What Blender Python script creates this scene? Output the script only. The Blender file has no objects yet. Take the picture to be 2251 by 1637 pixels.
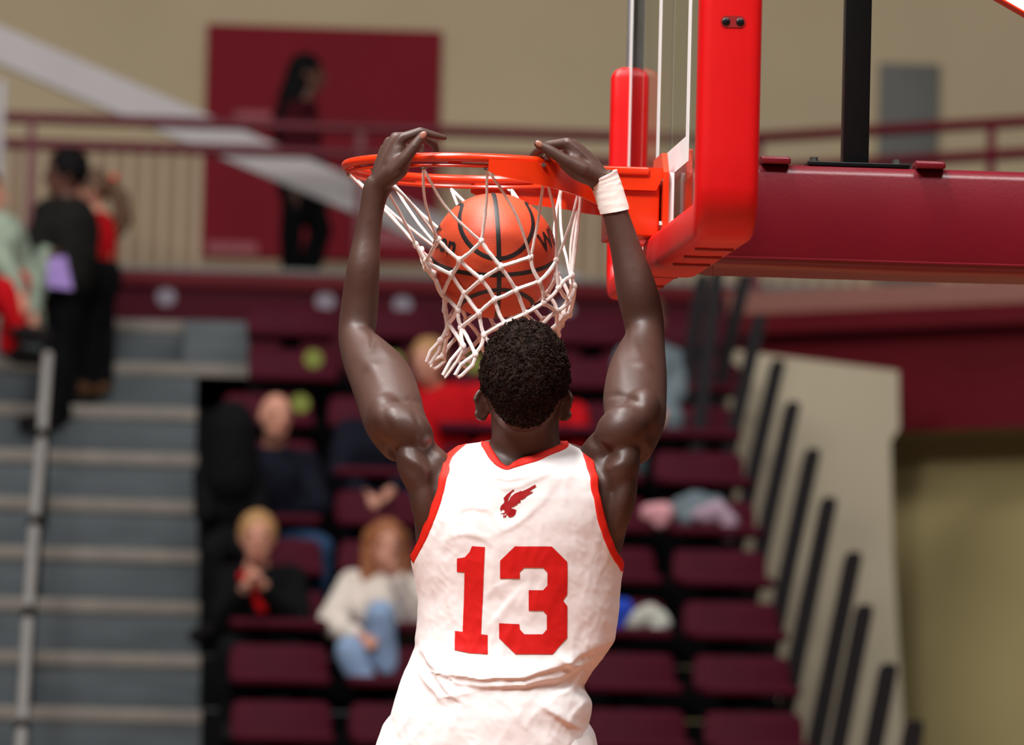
import bpy, bmesh, math, random
import numpy as np
from mathutils import Vector, Matrix, noise

random.seed(7)
SC = bpy.context.scene
COL = SC.collection

# ------------------------------------------------------------------ camera
FW, FH = 2251.0, 1637.0
LENS = 200.0
FPX = LENS / 36.0 * FW
RIM = Vector((0.0, 0.0, 3.05))          # centre of the ring
YAW, PITCH, ROLL = math.radians(4.28), math.radians(3.172), math.radians(1.4)
D0 = 10.97
FWD = Vector((math.sin(YAW) * math.cos(PITCH), math.cos(YAW) * math.cos(PITCH), math.sin(PITCH)))
R0 = Vector((math.cos(YAW), -math.sin(YAW), 0.0))
U0 = R0.cross(FWD)
RGT = R0 * math.cos(ROLL) + U0 * math.sin(ROLL)
UPV = -R0 * math.sin(ROLL) + U0 * math.cos(ROLL)


def ray(px, py):
    return FWD + RGT * ((px - FW / 2) / FPX) - UPV * ((py - FH / 2) / FPX)


CAM = RIM - ray(1030, 371) * D0
FH_DIR = Vector((math.sin(YAW), math.cos(YAW), 0.0))   # level direction away from the photographer


def P(px, py, d):
    """world point measured at a photo position, d metres away"""
    return CAM + ray(px, py) * d


def W(px, py, Y):
    """world point measured at a photo position on the plane y = Y"""
    r = ray(px, py)
    return CAM + r * ((Y - CAM.y) / r.y)


cd = bpy.data.cameras.new('camera')
cam = bpy.data.objects.new('camera', cd)
COL.objects.link(cam)
cd.lens, cd.sensor_width, cd.sensor_fit = LENS, 36.0, 'HORIZONTAL'
cd.clip_end = 200
m = Matrix((RGT, UPV, -FWD)).transposed().to_4x4()
m.translation = CAM
cam.matrix_world = m
cd.dof.use_dof = True
cd.dof.focus_distance = 10.66
cd.dof.aperture_fstop = 4.6
SC.camera = cam

# ------------------------------------------------------------------ light
wd = bpy.data.worlds.new('gym_air')
SC.world = wd
wd.use_nodes = True
bg = wd.node_tree.nodes['Background']
bg.inputs[0].default_value = (0.95, 0.96, 1.0, 1)
bg.inputs[1].default_value = 0.05
SC.view_settings.view_transform = 'Standard'
SC.view_settings.look = 'None'
SC.view_settings.exposure = 0.0
SC.view_settings.gamma = 1.0
SC.view_settings.use_curve_mapping = False


def lamp(name, loc, target, size, power, col=(1, 0.975, 0.955)):
    l = bpy.data.lights.new(name, 'AREA')
    l.shape = 'RECTANGLE'
    l.size, l.size_y = size
    l.energy, l.color = power, col
    o = bpy.data.objects.new(name, l)
    COL.objects.link(o)
    o.location = loc
    o.rotation_euler = (Vector(target) - Vector(loc)).to_track_quat('-Z', 'Y').to_euler()
    return o


# high-bay lamps over the court (in front of the basket, above it) and weaker ones over the seats
lamp('court_lamp', (-3.4, -5.0, 9.4), (0, -0.2, 2.6), (2.4, 1.2), 1020, (1, 0.98, 0.975))
lamp('court_lamp', (2.2, -4.0, 9.4), (0.5, -0.2, 2.6), (2.2, 1.2), 440, (1, 0.98, 0.975))
lamp('court_lamp', (-1.2, -0.8, 9.5), (0, -0.8, 0), (4.0, 1.2), 720)
lamp('court_lamp', (-2.0, 5.0, 9.8), (-1, 9, 0), (4.0, 1.2), 230)
lamp('hall_lamp', (-3.0, 12.5, 9.8), (-2, 19, 4), (6.0, 1.2), 345)
lamp('hall_lamp', (4.5, 14.0, 9.8), (4.8, 17, 3), (3.0, 1.2), 150)

# ------------------------------------------------------------------ materials


def lin(c):
    c = c / 255.0
    return c / 12.92 if c <= 0.04045 else ((c + 0.055) / 1.055) ** 2.4


def rgb(t):
    return (lin(t[0]), lin(t[1]), lin(t[2]), 1.0)


MATS = {}


def mat(name, col, rough=0.5, spec=0.5, metal=0.0, var=0.10, scale=20.0, bump=0.0, bscale=200.0, coat=0.0, sheen=0.0,
        stretch=None, sss=0.0, emit=None):
    """procedural material: base colour with a little noise in tone and roughness, optional fine relief"""
    if name in MATS:
        return MATS[name]
    mt = bpy.data.materials.new(name)
    mt.use_nodes = True
    nt = mt.node_tree
    b = nt.nodes['Principled BSDF']
    tc = nt.nodes.new('ShaderNodeTexCoord')
    mp = nt.nodes.new('ShaderNodeMapping')
    nt.links.new(tc.outputs['Object'], mp.inputs[0])
    if stretch:
        mp.inputs['Scale'].default_value = stretch
    nz = nt.nodes.new('ShaderNodeTexNoise')
    nz.inputs['Scale'].default_value = scale
    nz.inputs['Detail'].default_value = 4
    nt.links.new(mp.outputs[0], nz.inputs['Vector'])
    cr = nt.nodes.new('ShaderNodeValToRGB')
    c = rgb(col)
    cr.color_ramp.elements[0].position, cr.color_ramp.elements[1].position = 0.3, 0.7
    cr.color_ramp.elements[0].color = tuple(x * (1 - var) for x in c[:3]) + (1,)
    cr.color_ramp.elements[1].color = tuple(min(1, x * (1 + var)) for x in c[:3]) + (1,)
    nt.links.new(nz.outputs['Fac'], cr.inputs[0])
    nt.links.new(cr.outputs[0], b.inputs['Base Color'])
    b.inputs['Roughness'].default_value = rough
    b.inputs['Specular IOR Level'].default_value = spec
    b.inputs['Metallic'].default_value = metal
    b.inputs['Coat Weight'].default_value = coat
    b.inputs['Coat Roughness'].default_value = 0.15
    b.inputs['Sheen Weight'].default_value = sheen
    if sss:
        b.inputs['Subsurface Weight'].default_value = sss
        b.inputs['Subsurface Radius'].default_value = (0.02, 0.008, 0.004)
        b.inputs['Subsurface Scale'].default_value = 0.3
    if emit:
        b.inputs['Emission Color'].default_value = rgb(emit[0])
        b.inputs['Emission Strength'].default_value = emit[1]
    if bump:
        n2 = nt.nodes.new('ShaderNodeTexNoise')
        n2.inputs['Scale'].default_value = bscale
        n2.inputs['Detail'].default_value = 3
        nt.links.new(mp.outputs[0], n2.inputs['Vector'])
        bp = nt.nodes.new('ShaderNodeBump')
        bp.inputs['Strength'].default_value = bump
        bp.inputs['Distance'].default_value = 0.002
        nt.links.new(n2.outputs['Fac'], bp.inputs['Height'])
        nt.links.new(bp.outputs[0], b.inputs['Normal'])
    MATS[name] = mt
    return mt


def glass_mat():
    mt = bpy.data.materials.new('backboard_glass')
    mt.use_nodes = True
    nt = mt.node_tree
    nt.nodes.clear()
    out = nt.nodes.new('ShaderNodeOutputMaterial')
    tr = nt.nodes.new('ShaderNodeBsdfTransparent')
    tr.inputs[0].default_value = (0.93, 0.96, 0.94, 1)
    gl = nt.nodes.new('ShaderNodeBsdfGlossy')
    gl.inputs['Roughness'].default_value = 0.03
    fr = nt.nodes.new('ShaderNodeLayerWeight')
    fr.inputs[0].default_value = 0.12
    mx = nt.nodes.new('ShaderNodeMixShader')
    mul = nt.nodes.new('ShaderNodeMath')
    mul.operation = 'MULTIPLY'
    mul.inputs[1].default_value = 0.35
    nt.links.new(fr.outputs['Fresnel'], mul.inputs[0])
    nt.links.new(mul.outputs[0], mx.inputs[0])
    nt.links.new(tr.outputs[0], mx.inputs[1])
    nt.links.new(gl.outputs[0], mx.inputs[2])
    nt.links.new(mx.outputs[0], out.inputs[0])
    return mt


# ------------------------------------------------------------------ building helpers


def tag(o, label=None, cat=None, group=None, kind=None):
    for k, v in (('label', label), ('category', cat), ('group', group), ('kind', kind)):
        if v:
            o[k] = v
    return o


def empty(name, loc=(0, 0, 0)):
    o = bpy.data.objects.new(name, None)
    o.empty_display_size = 0.1
    COL.objects.link(o)
    o.location = loc
    return o


def attach(o, parent):
    """child keeps its world place"""
    o.parent = parent
    o.matrix_parent_inverse = Matrix.Translation(-Vector(parent.location)) if parent.type == 'EMPTY' or parent.parent is None else Matrix()


class S:
    """collects closed shapes, then links them as ONE mesh object"""

    def __init__(self):
        self.v, self.f = [], []

    def add(self, vs, fs):
        n = len(self.v)
        self.v += [tuple(x) for x in vs]
        self.f += [tuple(n + i for i in q) for q in fs]
        return self

    def box(self, a, b, bev=0.0):
        (x0, y0, z0), (x1, y1, z1) = a, b
        x0, x1 = min(x0, x1), max(x0, x1)
        y0, y1 = min(y0, y1), max(y0, y1)
        z0, z1 = min(z0, z1), max(z0, z1)
        if bev <= 0:
            v = [(x0, y0, z0), (x1, y0, z0), (x1, y1, z0), (x0, y1, z0), (x0, y0, z1), (x1, y0, z1), (x1, y1, z1), (x0, y1, z1)]
            f = [(0, 3, 2, 1), (4, 5, 6, 7), (0, 1, 5, 4), (1, 2, 6, 5), (2, 3, 7, 6), (3, 0, 4, 7)]
            return self.add(v, f)
        bm = bmesh.new()
        bmesh.ops.create_cube(bm, size=1)
        for q in bm.verts:
            q.co = Vector((x0 + (q.co.x + .5) * (x1 - x0), y0 + (q.co.y + .5) * (y1 - y0), z0 + (q.co.z + .5) * (z1 - z0)))
        bmesh.ops.bevel(bm, geom=list(bm.edges), offset=bev, segments=3, profile=0.5, affect='EDGES')
        return self.bm(bm)

    def bm(self, bm):
        bm.verts.ensure_lookup_table()
        bm.verts.index_update()
        self.add([q.co[:] for q in bm.verts], [[q.index for q in f.verts] for f in bm.faces])
        bm.free()
        return self

    def rings(self, rings, cap=True, close=False):
        n = len(rings[0])
        vs = [p for r in rings for p in r]
        fs = []
        m_ = len(rings)
        for i in range(m_ if close else m_ - 1):
            a, b = i * n, ((i + 1) % m_) * n
            for k in range(n):
                k2 = (k + 1) % n
                fs.append((a + k, a + k2, b + k2, b + k))
        if cap and not close:
            fs.append(tuple(range(n - 1, -1, -1)))
            fs.append(tuple(range((m_ - 1) * n, m_ * n)))
        return self.add(vs, fs)

    def tube(self, pts, r, n=8, cap=True, close=False, flat=1.0):
        """round bar through points; r a number or one per point"""
        pts = [Vector(p) for p in pts]
        rr = r if isinstance(r, (list, tuple)) else [r] * len(pts)
        m_ = len(pts)
        rings = []
        up = None
        for i in range(m_):
            if close:
                t = pts[(i + 1) % m_] - pts[i - 1]
            else:
                t = pts[min(i + 1, m_ - 1)] - pts[max(i - 1, 0)]
            if t.length < 1e-9:
                t = Vector((0, 0, 1))
            t.normalize()
            if up is None:
                up = Vector((0, 0, 1)) if abs(t.z) < 0.9 else Vector((1, 0, 0))
            a = up - t * up.dot(t)
            if a.length < 1e-6:
                a = t.orthogonal()
            a.normalize()
            up = a
            b = t.cross(a)
            rings.append([pts[i] + a * (math.cos(2 * math.pi * k / n) * rr[i]) + b * (math.sin(2 * math.pi * k / n) * rr[i] * flat) for k in range(n)])
        return self.rings(rings, cap, close)

    def capsule(self, p0, r0, p1, r1, n=14):
        p0, p1 = Vector(p0), Vector(p1)
        t = p1 - p0
        L = t.length
        if L < 1e-6:
            t = Vector((0, 0, 1))
        t.normalize()
        pts, rr = [], []
        for k in range(5):
            a = math.radians(4 + 21.5 * k)
            pts.append(p0 - t * (r0 * math.cos(a)))
            rr.append(r0 * math.sin(a))
        for k in range(5):
            a = math.radians(90 - 21.5 * k)
            pts.append(p1 + t * (r1 * math.cos(a)))
            rr.append(max(r1 * math.sin(a), r1 * .07))
        return self.tube(pts, rr, n)

    def chain(self, pts):
        """pts: (point, radius)"""
        for (a, ra), (b, rb) in zip(pts[:-1], pts[1:]):
            self.capsule(a, ra, b, rb)
        return self

    def ell(self, c, ax, n=20, m_=12):
        """ellipsoid with three half-axis vectors"""
        c = Vector(c)
        a, b, d = [Vector(q) for q in ax]
        rings = []
        for i in range(m_ + 1):
            t = math.pi * (i + 0.02 * (i == 0) * 5 - 0.02 * (i == m_) * 5) / m_
            rings.append([c + d * math.cos(t) + (a * math.cos(2 * math.pi * k / n) + b * math.sin(2 * math.pi * k / n)) * math.sin(t) for k in range(n)])
        return self.rings(rings)

    def ball(self, c, r, sz=1.0):
        return self.ell(c, ((r, 0, 0), (0, r, 0), (0, 0, r * sz)))

    def prism(self, pts, off):
        """flat outline given a thickness vector"""
        n = len(pts)
        off = Vector(off)
        a = [Vector(p) for p in pts]
        return self.add(a + [p + off for p in a], [tuple(range(n - 1, -1, -1)), tuple(range(n, 2 * n))] + [(i, (i + 1) % n, n + (i + 1) % n, n + i) for i in range(n)])

    def lathe(self, c, prof, n=24, axis='Z'):
        rings = []
        for r, h in prof:
            ring = []
            for k in range(n):
                a = 2 * math.pi * k / n
                if axis == 'Z':
                    q = (r * math.cos(a), r * math.sin(a), h)
                elif axis == 'Y':
                    q = (r * math.cos(a), h, r * math.sin(a))
                else:
                    q = (h, r * math.cos(a), r * math.sin(a))
                ring.append(Vector(c) + Vector(q))
            rings.append(ring)
        return self.rings(rings)

    def build(self, name, material, parent=None, smooth=True, voxel=0, iters=0, sharp=None, disp=None):
        me = bpy.data.meshes.new(name)
        me.from_pydata(self.v, [], self.f)
        bm = bmesh.new()
        bm.from_mesh(me)
        bmesh.ops.recalc_face_normals(bm, faces=bm.faces)
        bm.to_mesh(me)
        bm.free()
        o = bpy.data.objects.new(name, me)
        COL.objects.link(o)
        if voxel:
            r = o.modifiers.new('r', 'REMESH')
            r.mode, r.voxel_size, r.use_smooth_shade = 'VOXEL', voxel, True
            if iters:
                s = o.modifiers.new('s', 'SMOOTH')
                s.factor, s.iterations = 0.5, iters
            dg = bpy.context.evaluated_depsgraph_get()
            new = bpy.data.meshes.new_from_object(o.evaluated_get(dg))
            o.modifiers.clear()
            o.data = new
            bpy.data.meshes.remove(me)
            new.name = name
            me = new
        if disp:
            co = np.empty(len(me.vertices) * 3, dtype=np.float32)
            me.vertices.foreach_get('co', co)
            no = np.empty(len(me.vertices) * 3, dtype=np.float32)
            me.vertices.foreach_get('normal', no)
            co, no = co.reshape(-1, 3), no.reshape(-1, 3)
            d = np.array([disp(Vector(c)) for c in co], dtype=np.float32)
            me.vertices.foreach_set('co', (co + no * d[:, None]).ravel())
            me.update()
        me.materials.clear()
        me.materials.append(material)
        if smooth:
            me.shade_smooth()
            if not voxel:
                me.set_sharp_from_angle(angle=math.radians(sharp or 40))
        if parent:
            attach(o, parent)
        return o


def spline(pts, n):
    """Catmull-Rom through tuples, n samples per span"""
    p = [np.array(q, dtype=float) for q in pts]
    p = [2 * p[0] - p[1]] + p + [2 * p[-1] - p[-2]]
    out = []
    for i in range(1, len(p) - 2):
        for k in range(n):
            t = k / n
            out.append(0.5 * ((2 * p[i]) + (-p[i - 1] + p[i + 1]) * t + (2 * p[i - 1] - 5 * p[i] + 4 * p[i + 1] - p[i + 2]) * t * t + (-p[i - 1] + 3 * p[i] - 3 * p[i + 1] + p[i + 2]) * t ** 3))
    out.append(p[-2])
    return out


def nz(v, s=1.0):
    return noise.noise(Vector(v) * s)


def sub(o, parent):
    """make o a sub-part: child of a part that is itself placed in world coordinates"""
    o.parent = parent
    o.matrix_parent_inverse = parent_world(parent).inverted()
    return o


def parent_world(p):
    if p.parent is None:
        return Matrix.Translation(p.location)
    return parent_world(p.parent) @ p.matrix_parent_inverse @ Matrix.Translation(p.location)


def relax(o, weight, iters, lam=0.5):
    """even out a fused mesh: weight(co array) -> 0..1 per vertex"""
    me = o.data
    n = len(me.vertices)
    co = np.empty(n * 3)
    me.vertices.foreach_get('co', co)
    co = co.reshape(-1, 3)
    e = np.empty(len(me.edges) * 2, dtype=np.int64)
    me.edges.foreach_get('vertices', e)
    e = e.reshape(-1, 2)
    deg = np.maximum(1, np.bincount(e.ravel(), minlength=n))[:, None]
    w = weight(co)[:, None] * lam
    for it in range(iters):
        acc = np.zeros_like(co)
        for k in range(3):
            acc[:, k] = np.bincount(e[:, 0], co[e[:, 1], k], n) + np.bincount(e[:, 1], co[e[:, 0], k], n)
        co = co + w * (acc / deg - co)
    me.vertices.foreach_set('co', co.ravel())
    me.update()
# ================================================================== the hall
M_FLOOR = mat('maple_court_floor', (174, 108, 76), 0.25, 0.5, var=0.12, scale=3, stretch=(1, 14, 1), coat=0.3)
M_WALL = mat('beige_plaster', (212, 192, 158), 0.85, 0.2, var=0.05, scale=0.8)
M_WALL2 = mat('beige_lower_wall', (176, 148, 122), 0.85, 0.2, var=0.05, scale=1.2)
M_BATTEN = mat('cream_batten', (216, 194, 164), 0.8, 0.2, var=0.04)
M_MAROON = mat('maroon_paint', (96, 9, 22), 0.6, 0.25, var=0.06, scale=2)
M_MAROON2 = mat('dark_maroon_board', (72, 8, 26), 0.65, 0.15, var=0.08, scale=3)
M_RAIL = mat('maroon_rail_paint', (96, 10, 30), 0.4, 0.4, var=0.05)
M_KERB = mat('rose_beige_kerb', (150, 100, 88), 0.7, var=0.05)
M_PIER = mat('cream_pier', (198, 186, 160), 0.85, 0.2, var=0.03, scale=1)
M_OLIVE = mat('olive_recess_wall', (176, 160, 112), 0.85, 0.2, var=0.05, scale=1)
M_STEP = mat('grey_step_sheet', (88, 94, 97), 0.6, 0.25, var=0.16, scale=5, stretch=(0.6, 1, 4))
M_NOSE = mat('pale_step_nosing', (134, 126, 116), 0.55, 0.4, var=0.12, scale=9)
M_DECK = mat('black_bleacher_frame', (9, 8, 10), 0.85, 0.12, var=0.2)
M_SEAT = mat('maroon_seat_plastic', (70, 9, 28), 0.65, 0.12, var=0.10, scale=8)
M_BANNER = mat('dark_red_banner', (134, 14, 34), 0.7, 0.25, var=0.08, scale=1.5)
M_GREY = mat('grey_door_paint', (112, 112, 106), 0.6, var=0.08, scale=2)
M_PALEW = mat('white_stringer_paint', (188, 182, 182), 0.55, var=0.05, scale=2)

YB = CAM.y + 26.0 * math.cos(YAW)
ZC = CAM.z
YC = CAM.y + 31.0 * math.cos(YAW)      # front of the concourse
YW = CAM.y + 36.0 * math.cos(YAW)      # rear wall


def struct(o, label=None, cat=None):
    o['kind'] = 'structure'
    if label:
        o['label'] = label
    if cat:
        o['category'] = cat
    return o


struct(S().box((-16, -13, -0.1), (16, YB - 2.5, 0.0)).build('floor', M_FLOOR, smooth=False), 'pale maple basketball court floor below the basket', 'floor')
zf = 4.30
wb = struct(S().box((-9, YW, zf - .3), (12, YW + 0.2, 10.0)).build('wall_back', M_WALL, smooth=False), 'plain beige rear wall of the upper concourse', 'wall')
zt = W(400, 332, YW).z
sub(S().box((-9, YW - 0.012, zf), (12, YW, zt)).build('wainscot', M_WALL2, smooth=False), wb)
me_b = None
x0 = W(-60, 400, YW).x - 20 * 0.109
xl, xr = W(446, 400, YW).x, W(962, 400, YW).x
k = 0
while x0 + k * 0.109 < W(2290, 400, YW).x:
    x = x0 + k * 0.109
    k += 1
    if xl - .03 < x < xr + .03:
        continue
    if me_b is None:
        b0 = S().box((-0.024, -0.022, zf), (0.024, 0, zt)).build('batten', M_BATTEN, smooth=False)
        me_b = b0.data
        o = b0
    else:
        o = bpy.data.objects.new('batten', me_b)
        COL.objects.link(o)
    o.location = (x, YW - 0.012, 0)
    o.parent = wb
struct(S().box((-9, YC, zf - 0.22), (9, YW, zf)).build('concourse_floor', M_GREY, smooth=False), 'raised concourse floor behind the top row of seats', 'floor')

# fascia under the concourse rail and the board behind the top row
za, zb, zc_ = W(700, 606, YC).z, W(700, 640, YC).z, W(700, 715, YC).z
xa, xb = W(-1500, 640, YC).x, W(1640, 640, YC).x
tr1 = struct(S().box((xa, YC - 0.06, zb), (xb, YC, za), 0.004).build('trim_1', M_MAROON), 'maroon ledge under the concourse railing', 'trim')
tr2 = struct(S().box((xa, YC - 0.02, zc_ - .5), (xb, YC + 0.04, zb)).build('trim_2', M_MAROON2, smooth=False), 'dark maroon board behind the top seats', 'trim')
M_DISC = mat('white_number_disc', (140, 128, 140), 0.5, var=0.2, scale=60)
M_LIME = mat('yellow_green_tag', (122, 132, 30), 0.5, var=0.1)
for px, py in ((365, 652), (715, 662), (885, 670), (1240, 682)):
    c = W(px, py, YC - 0.02)
    sub(S().lathe((c.x, YC - 0.022, c.z), [(0.001, -.006), (0.05, -.006), (0.054, 0), (0.001, 0)], 20, 'Y').build('number_disc', M_DISC), tr2)

# angled balcony on the right
A0 = W(1560, 700, YC)
AT = Vector((math.cos(math.radians(44)), -math.sin(math.radians(44)), 0))
AN = Vector((-AT.y, AT.x, 0))           # away from the photographer


def Q(px, py, off=0.0, a0=None, an=None):
    a0, an = a0 or A0, an or AN
    r = ray(px, py)
    t = (a0 + an * off - CAM).dot(an) / r.dot(an)
    return CAM + r * t


struct(S().prism([Q(1600, 644), Q(2340, 607), Q(2340, 662), Q(1600, 694)], AN * 0.10).build('trim_3', M_KERB, smooth=False), 'rose beige kerb above the right balcony fascia', 'trim')
struct(S().prism([Q(1600, 692, -.10), Q(2340, 660, -.10), Q(2340, 706, -.10), Q(1600, 736, -.10)], AN * 0.22).build('trim_4', M_MAROON, smooth=False), 'upper maroon band of the right balcony fascia', 'trim')
struct(S().prism([Q(1600, 735, .03), Q(2340, 706, .03), Q(2340, 936, .03), Q(1600, 960, .03)], AN * 0.15).build('trim_5', M_MAROON, smooth=False), 'tall lower maroon panel of the right balcony fascia', 'trim')
p_ = [Q(1600, 960, .05), Q(2340, 936, .05)]
p_ += [q + AN * .62 for q in reversed(p_)]
struct(S().prism(p_, (0, 0, .12)).build('ceiling', M_OLIVE, smooth=False), 'underside of the right balcony', 'ceiling')
struct(S().prism([Q(1500, 900, .55), Q(2400, 860, .55), Q(2400, 2300, .55), Q(1500, 2300, .55)], AN * 0.1).build('wall_recess', M_OLIVE, smooth=False), 'olive beige wall in the shade under the right balcony', 'wall')
BT = Vector((math.cos(math.radians(15)), math.sin(math.radians(15)), 0))
BN = Vector((-BT.y, BT.x, 0))
B0 = P(1975, 815, 29.9)
struct(S().prism([Q(q, r_, 0, B0, BN) for q, r_ in ((1600, 768), (1975, 815), (1977, 942), (1958, 968), (1963, 1214), (1990, 1660), (2005, 2100), (1600, 2100))], BN * 0.12).build('wall_pier', M_PIER, smooth=False), 'pale cream wall beside the end of the seat rows', 'wall')


def railing(label, pts, posts, kind_h):
    root = empty('railing', pts[0][0])
    tag(root, label, 'railing')
    for pair in pts:
        S().tube([pair[0], pair[1]], 0.032, 10).build('rail', M_RAIL, root)
    for a, b in posts:
        S().box((a.x - .022, a.y - .022, min(a.z, b.z)), (a.x + .022, a.y + .022, max(a.z, b.z))).build('post', M_RAIL, root, smooth=False)
    return root


yr = YC + 0.05
z1, z2 = W(440, 271, yr).z, W(440, 328, yr).z
xa_, xb_ = W(8, 300, yr).x, W(1600, 300, yr).x
railing('maroon railing along the concourse above the top row of seats', [((xa_, yr, z1), (xb_, yr, z1)), ((xa_, yr, z2), (xb_, yr, z2))],
        [(Vector((W(px, 400, yr).x, yr, zf)), Vector((0, 0, z1))) for px in (66, 790, 1400)], 0)
railing('maroon railing of the angled balcony on the right behind the support arm', [(Q(1640, 304, .05), Q(2330, 262, .05)), (Q(1640, 374, .05), Q(2330, 332, .05))],
        [(Q(2172, 660, .05), Q(2172, 270, .05)), (Q(1660, 690, .05), Q(1660, 305, .05))], 0)

# wall banner, door panel, white sloping stair stringer on the concourse
bn = S().prism([(xl, YW - 0.06, W(700, 570, YW).z), (xr, YW - .06, W(700, 570, YW).z), (xr, YW - .06, W(700, 62, YW).z), (xl, YW - .06, W(700, 62, YW).z)], (0, .03, 0)).build('wall_banner', M_BANNER, smooth=False)
tag(bn, 'large dark red rectangular panel on the rear wall behind the railing', 'wall panel')
M_FAINT = mat('faded_rose_print', (176, 92, 100), 0.7, var=0.3, scale=60, stretch=(1, 1, .2))
for px, py, w_, h_ in ((510, 545, 110, 26), (870, 522, 100, 30), (555, 258, 80, 26)):
    c, s_ = W(px, py, YW - .06), 1 / 347.0
    S().box((c.x - w_ * s_ / 2, YW - .0615, c.z - h_ * s_ / 2), (c.x + w_ * s_ / 2, YW - .0605, c.z + h_ * s_ / 2)).build('faded_print', M_FAINT, bn, smooth=False)
c0, c1 = W(1930, 345, YW - .05), W(2066, 142, YW - .05)
gd = S().box((c0.x, YW - .05, c0.z - .8), (c1.x, YW, c1.z), .006).build('grey_wall_panel', M_GREY)
tag(gd, 'plain grey rectangular panel on the beige wall right of the black post', 'wall panel')
ys_ = YC + 0.55
q0, q1 = W(-90, 60, ys_), W(1330, 664, ys_)
t_ = (q1 - q0).normalized()
nn = Vector((-t_.z, 0, t_.x))
if nn.z < 0:
    nn = -nn
sg = S().prism([q0 - nn * .10, q1 - nn * .08, q1 + nn * .08, q0 + nn * .10], (0, .10, 0)).build('stair_stringer', M_PALEW, smooth=False)
tag(sg, 'long white sloping beam crossing behind the concourse railing', 'beam')
c0, c1 = W(-14, 430, ys_ - .2), W(14, 178, ys_ - .2)
ps = S().box((c0.x, ys_ - .25, zf), (c1.x, ys_ - .15, c1.z), .01).build('concourse_post', M_PALEW)
tag(ps, 'pale post at the far left edge of the concourse', 'post')

# ------------------------------------------------------------------ seating bank


def rowY(n):
    return YB + 0.5 * (n + 0.45)


def rowZ(n):
    return ZC + 0.25 * (n + 0.45)


XS0, XS1 = W(440, 1480, rowY(0)).x, W(1712, 1480, rowY(0)).x
XL = W(-1500, 1480, rowY(0)).x
XU = W(540, 800, rowY(7)).x
stairs = empty('stairs', (XL, rowY(-5), 0))
struct(stairs, 'grey aisle steps with pale nosings left of the maroon seats', 'stairs')
for n in range(-4, 8):
    xr_ = XS0 if n < 6 else XU
    st = S().box((XL, rowY(n), rowZ(n) - 0.30), (xr_, rowY(n + 1) + .05, rowZ(n)), .003).build('step', M_STEP, stairs)
    sub(S().box((XL, rowY(n) - 0.012, rowZ(n) - 0.058), (xr_, rowY(n) + .06, rowZ(n) + 0.004), .003).build('nosing', M_NOSE), st)
S().box((W(402, 840, rowY(6)).x, rowY(6) + .02, rowZ(5)), (W(545, 840, rowY(6)).x, rowY(7), rowZ(7) - .02), .004).build('landing_box', M_STEP, stairs)
plat = empty('bleacher', (XS0, rowY(-5), 0))
struct(plat, 'stepped black platform carrying the maroon seats', 'bleacher')
for n in range(-5, 7):
    S().box((XS0 + .002, rowY(n), rowZ(n) - 0.24), (XS1, rowY(n + 1), rowZ(n)), .003).build('deck', M_DECK, plat)


def make_seat():
    r = empty('stadium_seat')
    S().box((-.222, -.02, .375), (.222, .40, .425), .022).build('seat_pan', M_SEAT, r)
    bk = []
    for i, (z, y, hw) in enumerate(((.40, .352, .212), (.43, .366, .220), (.49, .386, .220), (.535, .400, .213), (.553, .408, .195), (.556, .412, .16))):
        th = .03 if i < 4 else .02
        bk.append([(-hw, y, z), (-hw * .9, y - .012, z), (hw * .9, y - .012, z), (hw, y, z), (hw, y + th, z), (-hw, y + th, z)])
    S().rings(bk).build('backrest', M_SEAT, r, sharp=50)
    S().box((-.05, .10, 0), (.05, .30, .38), .01).build('pedestal', M_DECK, r)
    return r


def copy_thing(root):
    r = root.copy()
    COL.objects.link(r)
    for ch in root.children:
        c = ch.copy()
        COL.objects.link(c)
        c.parent = r
        c.matrix_parent_inverse = ch.matrix_parent_inverse.copy()
    return r


seat0 = make_seat()
used_seat = False
ORD = ['first', 'second', 'third', 'fourth', 'fifth']
ROWN = {-3: 'lowest', -2: 'second lowest', -1: 'third lowest', 0: 'fourth lowest', 1: 'fifth lowest', 2: 'sixth lowest', 3: 'seventh lowest', 4: 'second highest', 5: 'highest'}
SEATX = {}
for n in range(-3, 6):
    for c in range(5):
        px = 597 + 246 * c
        x = W(px, 1480, rowY(0) + .3).x
        if n >= 4:
            if c == 4:
                x = W(642 + 222 * 4, 760, rowY(5)).x
            else:
                x = W(642 + 222 * c, 760, rowY(5)).x
        o = seat0 if not used_seat else copy_thing(seat0)
        used_seat = True
        o.location = (x, rowY(n), rowZ(n))
        SEATX[(n, c)] = x
        tag(o, 'maroon plastic seat, %s from the grey steps in the %s seat row in view' % (ORD[c], ROWN[n]), 'seat', 'maroon stadium seats')
# yellow-green tags on the upper seat backs
for n, px, py in ((4, 690, 752), (4, 868, 757), (3, 690, 846), (3, 1250, 868), (4, 1043, 768)):
    c = W(px, py, rowY(n) + .36)
    best = min(range(5), key=lambda q: abs(SEATX[(n, q)] - c.x))
    seat = [o for o in COL.objects if o.type == 'EMPTY' and o.name.startswith('stadium_seat') and (o.location - Vector((SEATX[(n, best)], rowY(n), rowZ(n)))).length < .01][0]
    lx, lz = max(-.16, min(.16, c.x - seat.location.x)), .512
    d_ = S().lathe((lx, .362, lz), [(0.001, 0), (.046, 0), (.048, .02), (.001, .02)], 18, 'Y').build('seat_tag', M_LIME)
    d_.parent = seat

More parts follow.
